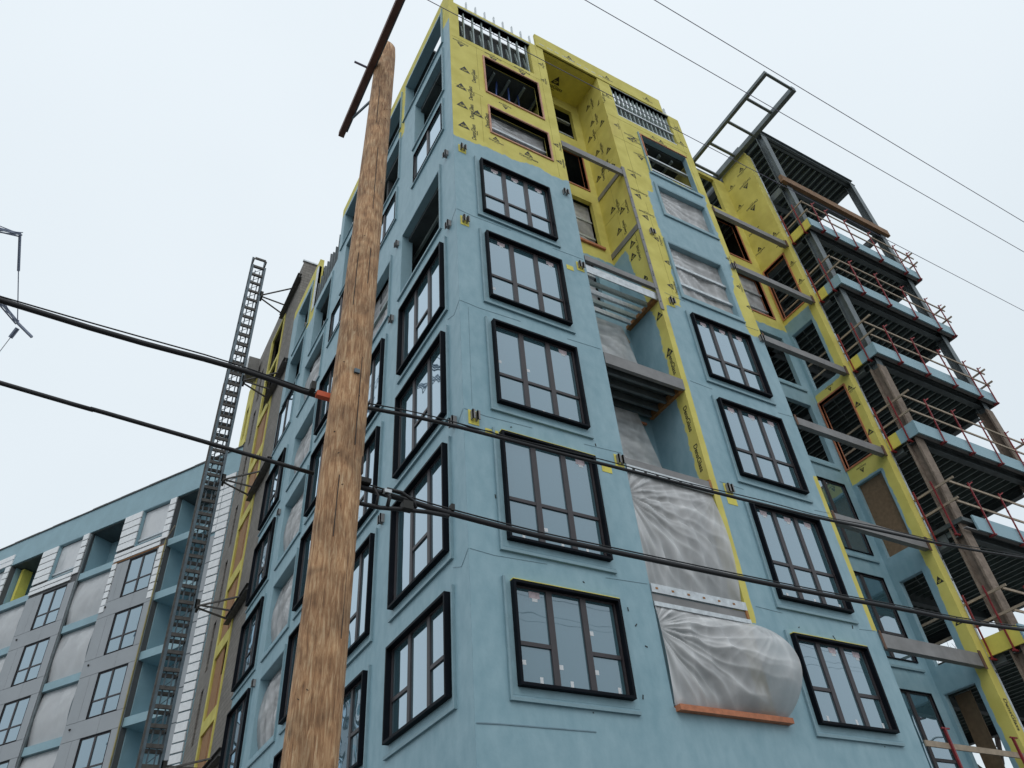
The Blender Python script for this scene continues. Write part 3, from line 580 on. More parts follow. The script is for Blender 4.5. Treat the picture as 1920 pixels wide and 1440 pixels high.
opens = {'c1r5': (1.0, 3.66, 18.2, 20.85), 'c1r7': (.65, 2.85, 24.75, 27.3), 'c1r8': (.66, 3.84, 28.0, 30.3), 'c2r5': (4.6, 7.2, 18.25, 20.7), 'c2r7': (4.25, 6.6, 24.7, 27.3), 'c2r8': (4.3, 7.45, 28., 30.3),
         'c3r7': (7.9, 9.92, 24.55, 27.3), 'c3r8': (8.0, 10.6, 28., 30.2), 'c4r7': (11.57, 13.8, 24.55, 27.2), 'c5r7': (15.2, 17.5, 24.5, 26.9), 'c5r8': (15.05, 17.25, 27.45, 30.1), 'c4r8': (11.0, 14.2, 27.6, 31.0)}
tarpo = [(11.75, 14.3, 21.6, 24.0), (11.72, 14.3, 18.05, 20.3), (11.75, 14.35, 14.85, 17.2), (11.75, 14.4, 11.65, 14.0), (11.75, 14.4, 8.45, 10.85), (11.75, 14.4, 5.8, 7.6)]
wall('wall', LF, .003, 18.2, 0, 31.0, hl + flushw + list(opens.values()) + tarpo, TW, lcoat, step=.24)
for (y0, y1, z0, z1, r) in wins:
    lay = [.42, None, .42] if r == 1 else [None, .36, None]
    window(LF, y0, y1, z0, z1, TW, lay, stickers=False); trim(LF, y0, y1, z0, z1, TW, side=-1)
for q in flushw: window(LF, *q, TW, [None, None], stickers=False, flush=True); trim(LF, *q, TW, side=-1)
for kk, q in opens.items():
    if kk != 'c4r8': liner(LF, *q, TW, .35); trim(LF, *q, TW, side=-1)
for i, q in enumerate(tarpo):
    liner(LF, *q, TW, .34); tarp(LF, *q, -.32, TW, .07, seed=20 + i, nx=24, nz_=26, bulge=lambda a, b: (0, .22 * math.sin(math.pi * b) * a, 0))
    trim(LF, *q, TW, side=-1)
tarp(LF, *opens['c2r5'], -.3, TW, .03, seed=31, nx=20, nz_=20); hstuds(LF, 4.6, 7.2, [18.7, 19.5], -.2, TW, .04, m='steel_lt')
MB().bar(LF.p(1.0, -.3, 18.9), LF.p(3.6, -.3, 18.85), .06, .12).build('loose_stud', M['galv'], TW)
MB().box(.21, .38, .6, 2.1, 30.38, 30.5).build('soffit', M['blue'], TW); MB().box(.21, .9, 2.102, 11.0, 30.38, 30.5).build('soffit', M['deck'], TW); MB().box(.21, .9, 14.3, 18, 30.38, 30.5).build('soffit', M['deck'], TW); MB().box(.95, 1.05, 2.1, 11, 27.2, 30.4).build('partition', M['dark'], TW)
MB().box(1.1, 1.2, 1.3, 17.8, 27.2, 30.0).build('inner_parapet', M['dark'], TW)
for y in [11.2 + .4 * i for i in range(8)]: MB().box(.02, .12, y, y + .045, 27.6, 29.0 + .6 * rg.random()).build('stud', M['steel'], TW)
MB().box(-.03, .12, 14.2, 14.5, 27.6, 30.5).build('corner_stud', M['galv'], TW)
MB().box(.2, .3, 11, 14.2, 27.6, 29.4).build('partition', M['steel'], TW)
for c, n_ in (('c4r7', 9), ('c5r7', 5), ('c5r8', 3)):
    y0, y1, z0, z1 = opens[c]
    for i in range(n_):
        MB().bar((.3 + rg.uniform(0, .4), y0 + rg.uniform(.2, 2), z0 + rg.uniform(.1, .9)), (.4 + rg.uniform(0, .8), y0 + rg.uniform(.3, 2.2), z0 + rg.uniform(.8, 2)), .04, .08).build('loose_stud', M['galv'], TW)

# printed marks on the sheathing
def textmesh(txt, size):
    cu = bpy.data.curves.new('t', 'FONT'); cu.body = txt; cu.size = size; cu.align_x = 'CENTER'; cu.align_y = 'CENTER'; cu.offset = .0032 * size / .17
    o = bpy.data.objects.new('t', cu); COL.objects.link(o); dg = bpy.context.evaluated_depsgraph_get(); dg.update()
    me = bpy.data.meshes.new_from_object(o.evaluated_get(dg)); bpy.data.objects.remove(o); bpy.data.curves.remove(cu); return me
T_DG = textmesh('DensGlass', .2); T_GP = textmesh('GP', .15); T_SM = textmesh('Sheathing', .06)
def merge(items):
    V = []; F = []; MI = []
    for verts, faces, T, mi, zoff in items:
        b = len(V); V += [tuple(T @ Vector((v[0], v[1], zoff))) for v in verts]; F += [tuple(b + i for i in f) for f in faces]; MI += [mi] * len(faces)
    me = bpy.data.meshes.new('printed_mark'); me.from_pydata(V, [], F); me.update(); me.polygons.foreach_set('material_index', MI)
    me.materials.append(M['ink']); me.materials.append(M['inkyel']); return me
vf = lambda me: ([tuple(v.co) for v in me.vertices], [tuple(p.vertices) for p in me.polygons])
tri = ([(-.2, -.13, 0), (.2, -.13, 0), (0, .22, 0)], [(0, 1, 2)])
I4 = Matrix.Identity(4); TR = Matrix.Translation; RZ = lambda a: Matrix.Rotation(math.radians(a), 4, 'Z')
LOGO_V = merge([(*tri, I4, 0, .003), (*vf(T_GP), TR((.0, -.04, 0)), 1, .005), (*vf(T_DG), TR((.33, -.12, 0)) @ RZ(90), 0, .003), (*vf(T_SM), TR((.44, -.1, 0)) @ RZ(90), 0, .003)])
LOGO_H = merge([(*tri, I4, 0, .003), (*vf(T_GP), TR((.0, -.04, 0)), 1, .005), (*vf(T_DG), TR((0, -.25, 0)), 0, .003), (*vf(T_SM), TR((0, -.37, 0)), 0, .003)])
LOGO_I = merge([(*tri, I4, 0, .003), (*vf(T_GP), TR((.0, -.04, 0)), 1, .005)])
TEXT_D = merge([(*vf(T_DG), I4, 0, .003)])
def mark(me, P, h, z, rot=0, sc=1., parent=TW, d=0.):
    sc *= .98; c = P.p(h, d, z); Rm = Matrix((P.u, (0, 0, 1), P.n)).transposed().to_4x4()
    if P.u.cross(Vector((0, 0, 1))).dot(P.n) < 0: Rm = Matrix((-P.u, (0, 0, 1), P.n)).transposed().to_4x4()
    o = bpy.data.objects.new('printed_mark', me); COL.objects.link(o); o.parent = parent
    o.matrix_parent_inverse = Matrix.Translation(-parent.location); o.matrix_basis = Matrix.Translation(c) @ Rm @ Matrix.Rotation(math.radians(rot), 4, 'Z') @ Matrix.Scale(sc, 4)
    return o
for h, z in ((.5, 25.44), (.34, 24.23), (.34, 23.15), (.36, 22.02), (.86, 23.04)): mark(LOGO_V, FR, h, z, 0, 1.0)
for h, z, s_ in ((6.9, 23.8, .7), (7.3, 26.35, .8), (6.84, 22.61, .8), (6.9, 21.5, .75)): mark(LOGO_V, FR, h, z, 90, s_)
for h, z, r_, s_ in ((.4, 27.05, 180, .7), (1.65, 27.2, 180, .8), (2.81, 27.25, 180, .8), (1.91, 24.25, 180, .55), (3.72, 23.4, 90, .6), (3.72, 22.45, 90, .6), (2.55, 22.05, 0, .8), (1.43, 22.08, 0, .6), (3.69, 28.7, 90, .5), (3.67, 27.53, 90, .5),
                     (7.5, 26.5, 0, .7), (8.98, 27.4, 0, .6), (7.55, 25.3, 180, .7), (7.26, 19.46, 90, .6), (7.1, 18.3, 90, .7), (7.1, 20.5, 90, .6), (10.3, 19.8, 90, .5), (10.42, 18.9, 90, .5), (10.3, 21.2, 90, .5), (6.75, 29.0, 0, .5), (10.2, 28.2, 0, .6), (10.2, 29.3, 90, .5), (8.6, 27.45, 0, .4), (6.75, 26.9, 90, .5)):
    mark(LOGO_H, FR, h, z, r_, s_)
PB = Plane((0, -.03, 0), (1, 0, 0), (0, -1, 0))
for h in (5.2, 7.0, 9.0): mark(LOGO_H, PB, h, 30.55, 0, .6)
for y, z in ((.85, 29.2), (.83, 28.05), (.2, 28.6), (.35, 27.35), (1.15, 27.4), (.95, 26.2), (.85, 25.0), (.4, 25.6), (.9, 22.7), (.85, 21.5), (.55, 19.9), (.5, 22.2), (.3, 18.6), (.45, 20.4), (1.2, 24.9), (.4, 24.6)): mark(LOGO_V, SW, y, z, 0, .8)
for z in (16.9, 15.5, 14.25): mark(LOGO_I, SW, .16, z, 0, .75, d=.004)
for z in (13.2, 12.0, 15.1): mark(TEXT_D, SW, .16, z, -90, .95, d=.004)
o = mark(LOGO_H, FR, 0, 0); o.matrix_basis = Matrix.Translation((5.1, .85, 30.098)) @ Matrix.Rotation(math.pi, 4, 'X') @ Matrix.Rotation(0, 4, 'Z')

# ------------------------------------------------------------------ balcony frame on the right
BF = thing('balcony_building', 'open steel frame with jutting balcony decks and a yellow side wall, right of the tower', 'building', (17.7, 1, 0))
NB = Plane((0, 1.45, 0), (1, 0, 0), (0, -1, 0)); NS = Plane((14.3, 0, 0), (0, 1, 0), (-1, 0, 0))
nbh = [(12.1, 13.62, 27.5, 29.8), (12.1, 13.82, 24.35, 26.8), (12.1, 13.86, 21.2, 23.4), (12.1, 13.88, 17.9, 20.2), (12.1, 13.92, 14.7, 17.1), (12.1, 13.92, 11.5, 13.93), (12.1, 13.92, 8.38, 10.8), (12.1, 13.92, 4.9, 7.6)]
wall('wall', NB, 10.5, 14.3, 0, 30.0, nbh, BF, lambda x, z: soft(20.6 - z + .1 * noise.noise(Vector((x, 0, z)))), thick=.15)
woodframe(NB, *nbh[1], BF, .06, .03); woodframe(NB, *nbh[2], BF, .06, .03)
for q in nbh[3:]:
    trim(NB, *q, BF, side=-1)
    liner(NB, *q, BF, .15)
tarp(NB, *nbh[2], -.2, BF, .04, seed=41, nx=20, nz_=20); hstuds(NB, 12.1, 13.86, [21.6, 22.5], -.12, BF)
window(NB, 12.1, 13.92, 8.38, 10.8, BF, [None, .3], stickers=False, flush=True); window(NB, 12.1, 13.92, 4.9, 7.6, BF, [None, .4], stickers=False, flush=True)
window(NB, 12.1, 13.92, 11.5, 13.93, BF, [None, None], stickers=False, flush=True)
nsh = [(.32, 1.42 - .06, 21.25, 23.88), (.35, 1.35, 17.75, 20.4), (.3, 1.38, 14.55, 17.22), (.35, 1.3, 11.4, 13.92), (.47, 1.27, 8.25, 10.68), (.42, 1.36, 4.9, 7.6)]
def nscoat(y, z):
    j = .1 * noise.noise(Vector((y, 5, z * 1.2)))
    if z > 20.95: v = -1
    elif 17.05 < z < 17.62 or 14.0 < z < 17.3: v = -1 if y < 1.4 else .1
    elif z > 17.3: v = y - .26 + j * .5
    else: v = y - .3 + j * .5
    if 14.0 < z < 17.5 and y < .3: v = -1
    return soft(v, .06)
wall('wall', NS, .003, 1.45, 0, 30.4, nsh, BF, nscoat, thick=.12, step=.12)
for q in (nsh[0], nsh[2]): woodframe(NS, *q, BF, .05, .03)
for q in (nsh[1], nsh[3], nsh[4], nsh[5]): liner(NS, *q, BF, .16)
MB().pbox(NS, nsh[3][0], nsh[3][1], -.14, -.12, nsh[3][2], nsh[3][3]).build('plywood_sheet', M['ply'], BF)
MB().pbox(NS, .9, nsh[5][1], -.5, -.47, 4.9, 7.6).build('plywood_sheet', M['ply'], BF)
wall('wall', FR, 14.304, 14.6, 0, 30.3, [], BF, lambda a, b: 0., thick=.1, step=.5)
MB().box(14.6, 14.68, -.01, .1, 0, 30.2).build('corner_stud', M['galv'], BF)
for z in [1.5 + .62 * i for i in range(46)]:
    if rg.random() < .75: MB().box(14.62, 14.66, -.016, -.011, z, z + .07).build('slot', M['ink'], BF)
for y, z, s_ in ((.45, 29.7, .7), (.55, 28.6, .8), (.66, 27.2, .8), (1.05, 26.3, .7), (.3, 25.1, .55), (1.15, 25.1, .6), (.25, 24.3, .5), (.14, 22.2, .45), (.14, 23.2, .45), (.15, 17.0, .5), (.8, 17.45, .4), (.9, 14.25, .45), (1.2, 28.0, .5), (1.2, 29.4, .5)): mark(LOGO_H, NS, y, z, 0 if rg.random() < .6 else 180, s_, BF)
for z in (16.3, 15.2, 10.2, 9.05): mark(LOGO_I, NS, .15, z, 0, .6, BF)
mark(TEXT_D, FR, 14.45, 6.7, -90, .9, BF)
# decks
SX0, SX1 = 14.62, 21.08
for i, z in enumerate((24.3, 21.05, 17.7, 14.45, 11.3, 8.1, 4.9)):
    MB().box(SX0 + .06, SX1 - .06, -1.0, 6.0, z + .22, z + .34).build('deck_slab', M['deck'], BF)
    MB().box(SX0 if i != 4 else 15.15, SX1, -1.06, -1.01, z, z + .46).build('fascia', M['blue'], BF)
    left = 'yellow' if i in (0, 5) else 'blue'
    if i != 4: MB().box(SX0 - .0, SX0 + .05, -1.005, -.42, z, z + .45).build('fascia', M[left], BF)
    if i != 4: MB().box(SX0, SX0 + .05, -.418, 0, z, z + .45).build('fascia', M['yellow'], BF)
    MB().box(SX1 - .05, SX1, -1.005, 6, z, z + .45).build('fascia', M['beam'], BF)
    MB().box(SX0 + .06, SX1 - .06, -1.0, -.9, z + .0, z + .03).build('edge_angle', M['beam'], BF)
    steel_beam(SX0 + .1, SX1 - .1, -.74, -.56, z - .1, z + .2, BF)
    steel_beam(SX0 + .1, SX1 - .1, 2.6, 2.8, z - .2, z + .2, BF); steel_beam(SX0 + .1, SX1 - .1, 5.7, 5.9, z - .25, z + .2, BF)
    nj = 18
    for j in range(nj):
        x = SX0 + .25 + j * (SX1 - SX0 - .5) / (nj - 1)
        b = MB(); b.box(x, x + .05, -.54, 5.7, z + .07, z + .082); b.box(x + .02, x + .03, -.54, 5.7, z + .082, z + .22); b.build('joist', M['steel_lt'], BF)
    for y in (1.2, 4.0): MB().bar((SX0 + .2, y, z + .1), (SX0 + 2.2, y + .9, z + .1), .02).build('bridging', M['steel_lt'], BF)
    b = MB(); b.box(SX1 - .35, SX1 - .1, -.3, 5.9, z - .2, z - .18); b.box(SX1 - .24, SX1 - .22, -.3, 5.9, z - .18, z + .2); b.build('steel_beam', M['steel'], BF)
    b = MB(); b.box(14.72, 14.95, -.3, 5.9, z - .2, z - .18); b.box(14.82, 14.84, -.3, 5.9, z - .18, z + .2); b.build('steel_beam', M['steel'], BF)
# inner room behind the side wall
for z in (27.4, 24.3, 21.05, 17.7, 14.45, 11.3, 8.1, 4.9):
    MB().box(10.6, 14.6, 1.65, 6, z, z + .2).build('deck_slab', M['deck'], BF)
    for j in range(12): MB().box(10.9 + j * .32, 10.95 + j * .32, 1.7, 6, z - .12, z).build('joist', M['steel_lt'], BF)
MB().box(14.6, 14.66, 1.65, 6, 24.7, 27.4).build('partition', M['dark'], BF); MB().box(10.55, 14.1, 6, 6.1, 8.1, 30).build('partition', M['dark'], BF)
# columns
for (x, y) in ((14.9, -.68), (20.55, -.68), (14.9, 5.8), (20.55, 5.8)):
    for z0, z1, mk in ((0, 17.4, 'fireproof'), (17.4, 31.1, 'steel')):
        b = MB(); w = .3 if mk == 'steel' else .36; t = .02 if mk == 'steel' else .06
        b.box(x - w / 2, x + w / 2, y - w / 2, y - w / 2 + t, z0, z1); b.box(x - w / 2, x + w / 2, y + w / 2 - t, y + w / 2, z0, z1); b.box(x - t / 2, x + t / 2, y - w / 2 + t, y + w / 2 - t, z0, z1)
        b.build('column', M[mk], BF)
# roof
RX0, RX1 = 14.7, 20.75
MB().box(RX0, RX1, -.7, 4.0, 31.2, 31.3).build('roof_deck', M['deck'], BF)
b = MB(); b.box(RX0, RX1, -.85, -.6, 31.0, 31.02); b.box(RX0, RX1, -.74, -.71, 31.0, 31.35); b.box(RX0, RX1, -.85, -.6, 31.35, 31.37); b.build('steel_beam', M['steel'], BF)
for j in range(17):
    x = RX0 + .3 + j * .345; MB().box(x, x + .05, -.55, 4.0, 31.05, 31.18).build('joist', M['steel_lt'], BF)
steel_beam(RX0, RX1, 1.6, 1.8, 30.8, 31.15, BF); b = MB(); b.box(RX1 - .2, RX1, -.6, 2.6, 30.9, 31.2); b.build('steel_beam', M['steel'], BF)
MB().bar((20.5, 2.6, 31.0), (20.5, 1.0, 28.2), .12, .2).build('brace', M['steel'], BF)
# storey without a deck: edge beam with a timber on it
MB().box(14.45, 20.95, -.95, -.8, 27.25, 27.62).build('timber_beam', M['brownbeam'], BF); steel_beam(14.6, 20.7, -.79, -.55, 27.3, 27.6, BF)
b = MB(); b.box(14.8, 15.0, -.5, 4, 27.2, 27.55); b.build('steel_beam', M['steel'], BF); b = MB(); b.box(20.45, 20.65, -.5, 1.0, 27.2, 27.5); b.build('steel_beam', M['steel'], BF)
MB().box(10.6, 14.25, 1.65, 6, 30.45, 30.6).build('roof_deck', M['deck'], BF)
for j in range(11): MB().box(10.9 + j * .32, 10.95 + j * .32, 1.7, 6, 30.3, 30.45).build('joist', M['steel_lt'], BF)
MB().box(14.4, 14.7, .2, 4, 30.3, 31.2).build('header', M['steel'], BF)
# tie beams from the tower to the side wall
for z, h in ((24.12, .24), (21.0, .24), (17.6, .25), (14.35, .26), (11.2, .29), (7.98, .34)):
    b = MB(); b.box(10.54, 14.28, -.02, .0, z - h / 2, z + h / 2); b.box(10.54, 14.28, .001, .14, z - h / 2, z - h / 2 + .015); b.box(10.54, 14.28, .001, .14, z + h / 2 - .015, z + h / 2); b.build('tie_beam', M['beam'], BF)
    MB().box(14.2, 14.295, -.05, -.025, z - h / 2 - .06, z + h / 2 + .06).build('end_plate', M['rustdk'], BF); MB().box(10.53, 10.6, -.04, -.025, z - h / 2 - .05, z + h / 2 + .05).build('end_plate', M['rustdk'], BF)
# roof ladder frame
CF = thing('steel_canopy_frame', 'grey steel ladder shaped frame jutting out from the roof beside the top yellow wall', 'steel frame', (13.4, -.8, 30.45))
MB().box(12.53, 12.68, -3.2, 1.6, 30.38, 30.55).build('side_rail', M['steel'], CF); MB().box(14.06, 14.26, -3.2, 1.6, 30.36, 30.62).build('side_rail', M['steel'], CF)
for y in (-3.2, -2.02, -.85, .3, 1.42): MB().box(12.682, 14.058, y, y + .1, 30.42, 30.52).build('crossbar', M['steel'], CF)

# guard rails
GR = []
names = ['top', 'second', 'third', 'fourth', 'fifth', 'lowest']
labs = ['red posted timber guard rail on the topmost balcony deck', 'red posted timber guard rail on the second balcony deck from the top', 'red posted timber guard rail on the third balcony deck from the top',
        'red posted timber guard rail on the fourth balcony deck from the top', 'red posted timber guard rail on the fifth balcony deck from the top', 'red posted timber guard rail on the lowest balcony deck in view']
for i, z in enumerate((24.3, 21.05, 17.7, 14.45, 11.3, 8.1)):
    t = thing('guard_rail', labs[i], 'guard rail', (17.8, -1.1, z + .46), 'guard rails along the balcony decks')
    xs = [15.25, 16.0, 17.1, 18.55, 20.05] if i == 0 else [15.75, 17.15, 18.6, 20.0]
    for x in xs + [20.9]:
        b = MB(); jx = rg.uniform(-.05, .05); b.bar((x, -1.1, z - .05), (x + jx, -1.12, z + 1.62), .036); b.box(x - .05, x + .05, -1.14, -.95, z - .07, z - .03); b.bar((x + jx, -1.12, z + 1.55), (x + jx + .1, -1.2, z + 1.62), .03); b.bar((x, -1.1, z + 1.0), (x + .1, -1.1, z + 1.05), .03); b.build('post', M['red'], t)
    for y in (-.12, -.72):
        b = MB(); b.bar((14.56, y, z - .1), (14.56, y, z + 1.6), .036); b.box(14.5, 14.7, y - .03, y + .03, z - .12, z - .08); b.build('post', M['red'], t)
    for dz in (.82, 1.4):
        MB().bar((14.7, -1.08 - .03 * rg.random(), z + dz + rg.uniform(-.05, .05)), (21.1 + rg.uniform(0, .5), -1.1, z + dz + rg.uniform(-.05, .08)), .035, .065).build('rail', M['lumber'], t)
        MB().bar((14.62, -1.15 + rg.uniform(-.3, .05), z + dz), (14.62, 1.5, z + dz - .05), .035, .065).build('rail', M['lumber'], t)
        MB().bar((21.0, -1.3, z + dz + .05), (21.0, 1.2, z + dz), .035, .065).build('rail', M['lumber'], t)
t = thing('guard_rail', 'low timber guard rail on red posts between tower and side wall', 'guard rail', (12.5, -.1, 4.9), 'guard rails along the balcony decks')
MB().bar((10.6, -.05, 5.75), (15.5, -.05, 5.72), .04, .12).build('rail', M['lumber'], t)
for x in (11.45, 13.9): 
    b = MB(); b.bar((x, -.1, 4.7), (x - .05, -.1, 6.1), .05); b.bar((x - .15, -.1, 6.1), (x + .12, -.1, 6.1), .03); b.build('post', M['red'], t)
MB().box(10.55, 14.28, -.1, 1.4, 4.5, 4.7).build('landing', M['deck'], BF)

# ------------------------------------------------------------------ block stair tower
ST = thing('stair_tower', 'grey concrete block stair tower with yellow sheathed strips, behind the blue side wall', 'building', (2.5, 23.4, 0))
CP = Plane((.05, 0, 0), (0, 1, 0), (-1, 0, 0))
oy = [(21.05, 23.3, 6.0 + 3.1 * i, 8.55 + 3.1 * i) for i in range(9)]
slits = [(24.95, 25.5, 5.6 + 3.1 * i, 7.9 + 3.1 * i) for i in range(9)]
wall('wall', CP, 18.22, 28.5, 0, 35.1, [(20.9, 23.6, 3, 33.5), (26.6, 28.45, 28.4, 33.5)] + slits, ST, None, M['block'], thick=.25, step=3)
MB().box(.3, 6, 18.22, 18.45, 0, 35.1).build('wall', M['block'], ST); MB().box(.3, 6, 28.3, 28.5, 0, 35.1).build('wall', M['block'], ST); MB().box(5.8, 6, 18.5, 28.2, 0, 35.1).build('wall', M['block'], ST)
MB().box(.4, 5.7, 18.6, 28.2, 34.6, 34.8).build('roof', M['deck'], ST); MB().box(.9, 1.0, 18.6, 28.2, 0, 34.5).build('partition', M['dark'], ST)
MB().box(-.02, 6.1, 18.15, 18.3, 35.1, 35.2).build('coping', M['galv'], ST)
YP = Plane((.0, 0, 0), (0, 1, 0), (-1, 0, 0))
wall('sheathing', YP, 20.9, 23.6, 3, 33.5, oy + [(21.05, 22.9, 30.6, 33.0)], ST, lambda a, b: 0., thick=.1, step=.6)
wall('sheathing', YP, 26.6, 28.45, 28.4, 33.5, [(27.2, 27.9, 29.2, 31.5)], ST, lambda a, b: 0., thick=.1, step=.6)
for i, q in enumerate(oy[:7]):
    w_ = (q[1] - q[0]) / 3
    for c in range(3): MB().pbox(YP, q[0] + c * w_ + .01, q[0] + (c + 1) * w_ - .01, -.12 + .02 * (c % 2), -.08 + .02 * (c % 2), q[2], q[3] - (1.2 if i == 2 and c == 0 else 0)).build('plywood_sheet', M['osb'], ST)
    hh = 18.2
MB().box(-.7, -.05, 26.2, 27.3, 33.2, 34.4).build('louvre_box', M['conc'], ST)
for i in range(6): MB().box(-.74, -.705, 26.2 + i * .18, 26.28 + i * .18, 33.2, 34.4).build('louvre', M['galv'], ST)

# ------------------------------------------------------------------ far wing
WI = thing('apartment_wing', 'lower grey clad wing with white insulation boards and plastic covered bays, far left', 'building', tuple(WG.p(12, -3, 0)))
def wp(name, h0, h1, d0, d1, z0, z1, m): return MB().pbox(WG, h0, h1, d0, d1, z0, z1).build(name, M[m], WI)
HMAX = 33.0
wp('parapet', -1.2, HMAX, -.3, .0, 26.62, 28.3, 'blue')
# slightly wavy coping
cp = MB(); q = -1.2
while q < HMAX: cp.pbox(WG, q, q + 1.2, -.35, .05 + .02 * rg.random(), 28.29, 28.36 + .05 * rg.random()); q += 1.2
cp.build('coping', M['greydk'], WI)
wp('rear_wall', -1.2, HMAX, -8, -7.8, 0, 28.2, 'dark'); 
tops = [23.45 - 3.15 * i for i in range(8)]
piers = [(4.42 + 7.1 * i, 8.52 + 7.1 * i) for i in range(5)]; bays = [(1.38, 4.42)] + [(8.52 + 7.1 * i, 11.52 + 7.1 * i) for i in range(4)]
wp('wall', -.3, 1.36, -.3, -.03, 0, 26.6, 'blue')
def board(h0, h1, z0, z1, pr=0.): wp('insulation_board', h0 + .012, h1 - .012, .0, .05 + pr, z0 + .034, z1 - .034, 'white')
def boardstack(h0, h1, z0, z1, cw=.44):
    z = z1
    while z - cw > z0 - .05:
        board(h0, h1, z - cw, z, rg.random() * .025); z -= cw
boardstack(-.02, .72, 8, 26.6, .44)
# grey panels beside the first strip
boardstack(.74, 1.34, 23.0, 26.6, .44)
z = 22.9
while z > 6: wp('cladding_panel', .74, 1.34, -.02, .03, z - 1.55, z - .02, 'grey'); z -= 1.575
# pier walls with the windows set in
for pi, (a, b) in enumerate(piers):
    w0, w1 = a + .6, a + 2.7
    hol = [(w0, w1, t - 2.27, t) for t in tops] + [(w0 - .1, w1, 24.25, 26.6)]
    wall('wall', WG, a, b, 0, 26.62, hol, WI, None, M['greydk'], thick=.3, step=2, d=-.03)
    for t in tops:
        if t < 8 and pi > 1: pass
        f_ = window(WG, w0, w1, t - 2.27, t, WI, [.36, .36], stickers=False, proud=.02)
    # top storey: boards round a plastic covered opening
    boardstack(a, w0 - .1, 23.62, 26.6); boardstack(w1, b, 24.25, 26.6, .46); boardstack(w0 - .1, w1, 23.62, 24.2, .29); boardstack(w1, b, 23.62, 24.2, .29)
    MB().pbox(WG, w0 - .09, w1 - .01, -.2, .02, 24.26, 24.3).build('reveal', M['blue'], WI); liner(WG, w0 - .1, w1, 24.25, 26.6, WI, .2)
    tarp(WG, w0 - .08, w1 - .02, 24.3, 26.55, -.22, WI, .06, seed=50 + pi, nx=18, nz_=16, m='tarpfar')
    hstuds(WG, w0 - .1, w1, [24.6], -.12, WI, .07)
    if pi == 0:
        boardstack(a, a + .5, 20.3, 23.55); boardstack(8.12, 8.5, 20.5, 23.55, .42); boardstack(a, a+.5, 20.3, 20.4)
        MB().pbox(WG, a, b, .03, .06, 23.53, 23.58).build('drip_edge', M['rust'], WI)
    # cladding panels
    for ti, t in enumerate(tops):
        zb = t - 2.27; nb = (tops[ti + 1] if ti + 1 < len(tops) else t - 3.15)
        left0 = a if not (pi == 0 and t > 22) else a + .5; right1 = b if not (pi == 0 and t > 22) else 8.1
        wp('cladding_panel', left0 + .01, w0 - .01, -.02, .03, zb - .0, t, 'grey')
        wp('cladding_panel', w1 + .01, w1 + .55, -.02, .03, zb - .0, t, 'grey'); wp('cladding_panel', w1 + .565, right1 - .01, -.02, .03, zb, t, 'grey')
        wp('cladding_panel', a + .01, w0 + 1.0, -.02, .03, nb + .02, zb - .02, 'grey'); wp('cladding_panel', w0 + 1.015, b - .01, -.02, .03, nb + .02, zb - .02, 'grey')
        wp('wall_anchor', w1 + .9, w1 + .98, .03, .09, nb + .55, nb + .63, 'ink')
# bays
for bi, (a, b) in enumerate(bays):
    MB().pbox(WG, a, b, -1.6, -1.5, 0, 26.6).build('wall', M['blue'], WI)
    MB().pbox(WG, a - .02, a + .06, -1.5, -.32, 0, 26.6).build('wall', M['blue'], WI); MB().pbox(WG, b - .06, b + .02, -1.5, -.32, 0, 26.6).build('wall', M['blue'], WI)
    MB().pbox(WG, a, b, -1.5, -.1, 26.55, 26.62).build('soffit', M['deck'], WI)
    for ti, t in enumerate(tops):
        wp('floor_band', a + .01, b - .01, -1.49, -.04, t + .0, t + .42, 'blue')
        if bi > 0:
            tarp(WG, a + .25, b - .05, t - 2.68, t - .02, -.25, WI, .07, seed=70 + bi * 9 + ti, nx=18, nz_=16, m='tarpfar', bulge=lambda a_, b_: (0, .15 * math.sin(math.pi * b_), 0))
    if bi > 0: wp('drain_pipe', b - .14, b - .03, -.1, -.0, 3, 26.5 if bi == 1 else 24, 'steel')
wp('cable_cover', 4.40, 4.47, .06, .11, 0, 23.8, 'pipe')
MB().bar(WG.p(4.43, .1, 23.8), WG.p(2.9, .9, 23.75), .05).build('cable_cover', M['lumber'], WI)
boardstack(18.6, 22.6, 26.62, 27.4, .39)
wp('bare_sheathing', 18.2, 18.45, -1.2, -.6, 23.95, 26.5, 'yellow')

# ------------------------------------------------------------------ mast climber
MC = thing('hoist_mast', 'tall grey lattice hoist mast standing in front of the grey block tower', 'mast', (-2.0, 20.7, 0))
mx0, mx1, my0, my1 = -2.3, -1.62, 20.35, 21.0; MT = 37.2
for x in (mx0, mx1):
    for y in (my0, my1): MB().box(x - .05, x + .05, y - .05, y + .05, 0, MT if y > 20.5 else MT - 1.3).build('upright', M['mast'], MC)
z = .3; kidx = 0
while z < MT - .2:
    b = MB(); 
    for y in (my0, my1): b.box(mx0 + .04, mx1 - .04, y - .04, y + .04, z - .07, z + .07)
    for x in (mx0, mx1): b.box(x - .035, x + .035, my0 + .04, my1 - .04, z - .06, z + .06)
    b.build('rung', M['mastrung'], MC)
    if z < MT - 1.0:
        b = MB(); b.bar((mx0, my1, z), (mx1, my1, z + .67), .025); b.bar((mx1, my0, z), (mx1, my1, z + .67), .02)
        if kidx % 2: b.bar((mx0, my0, z), (mx0, my1, z + .67), .02)
        b.build('brace', M['mast'], MC)
    z += .67; kidx += 1
for x in (-2.1, -1.85): MB().box(x - .025, x + .025, my0 + .1, my0 + .15, 0, MT - 1.6).build('inner_rail', M['mast'], MC)
MB().box(mx0 - .13, mx0 - .06, my0 - .05, my0 + .02, 0, 27).build('cable_tray', M['mastrung'], MC)
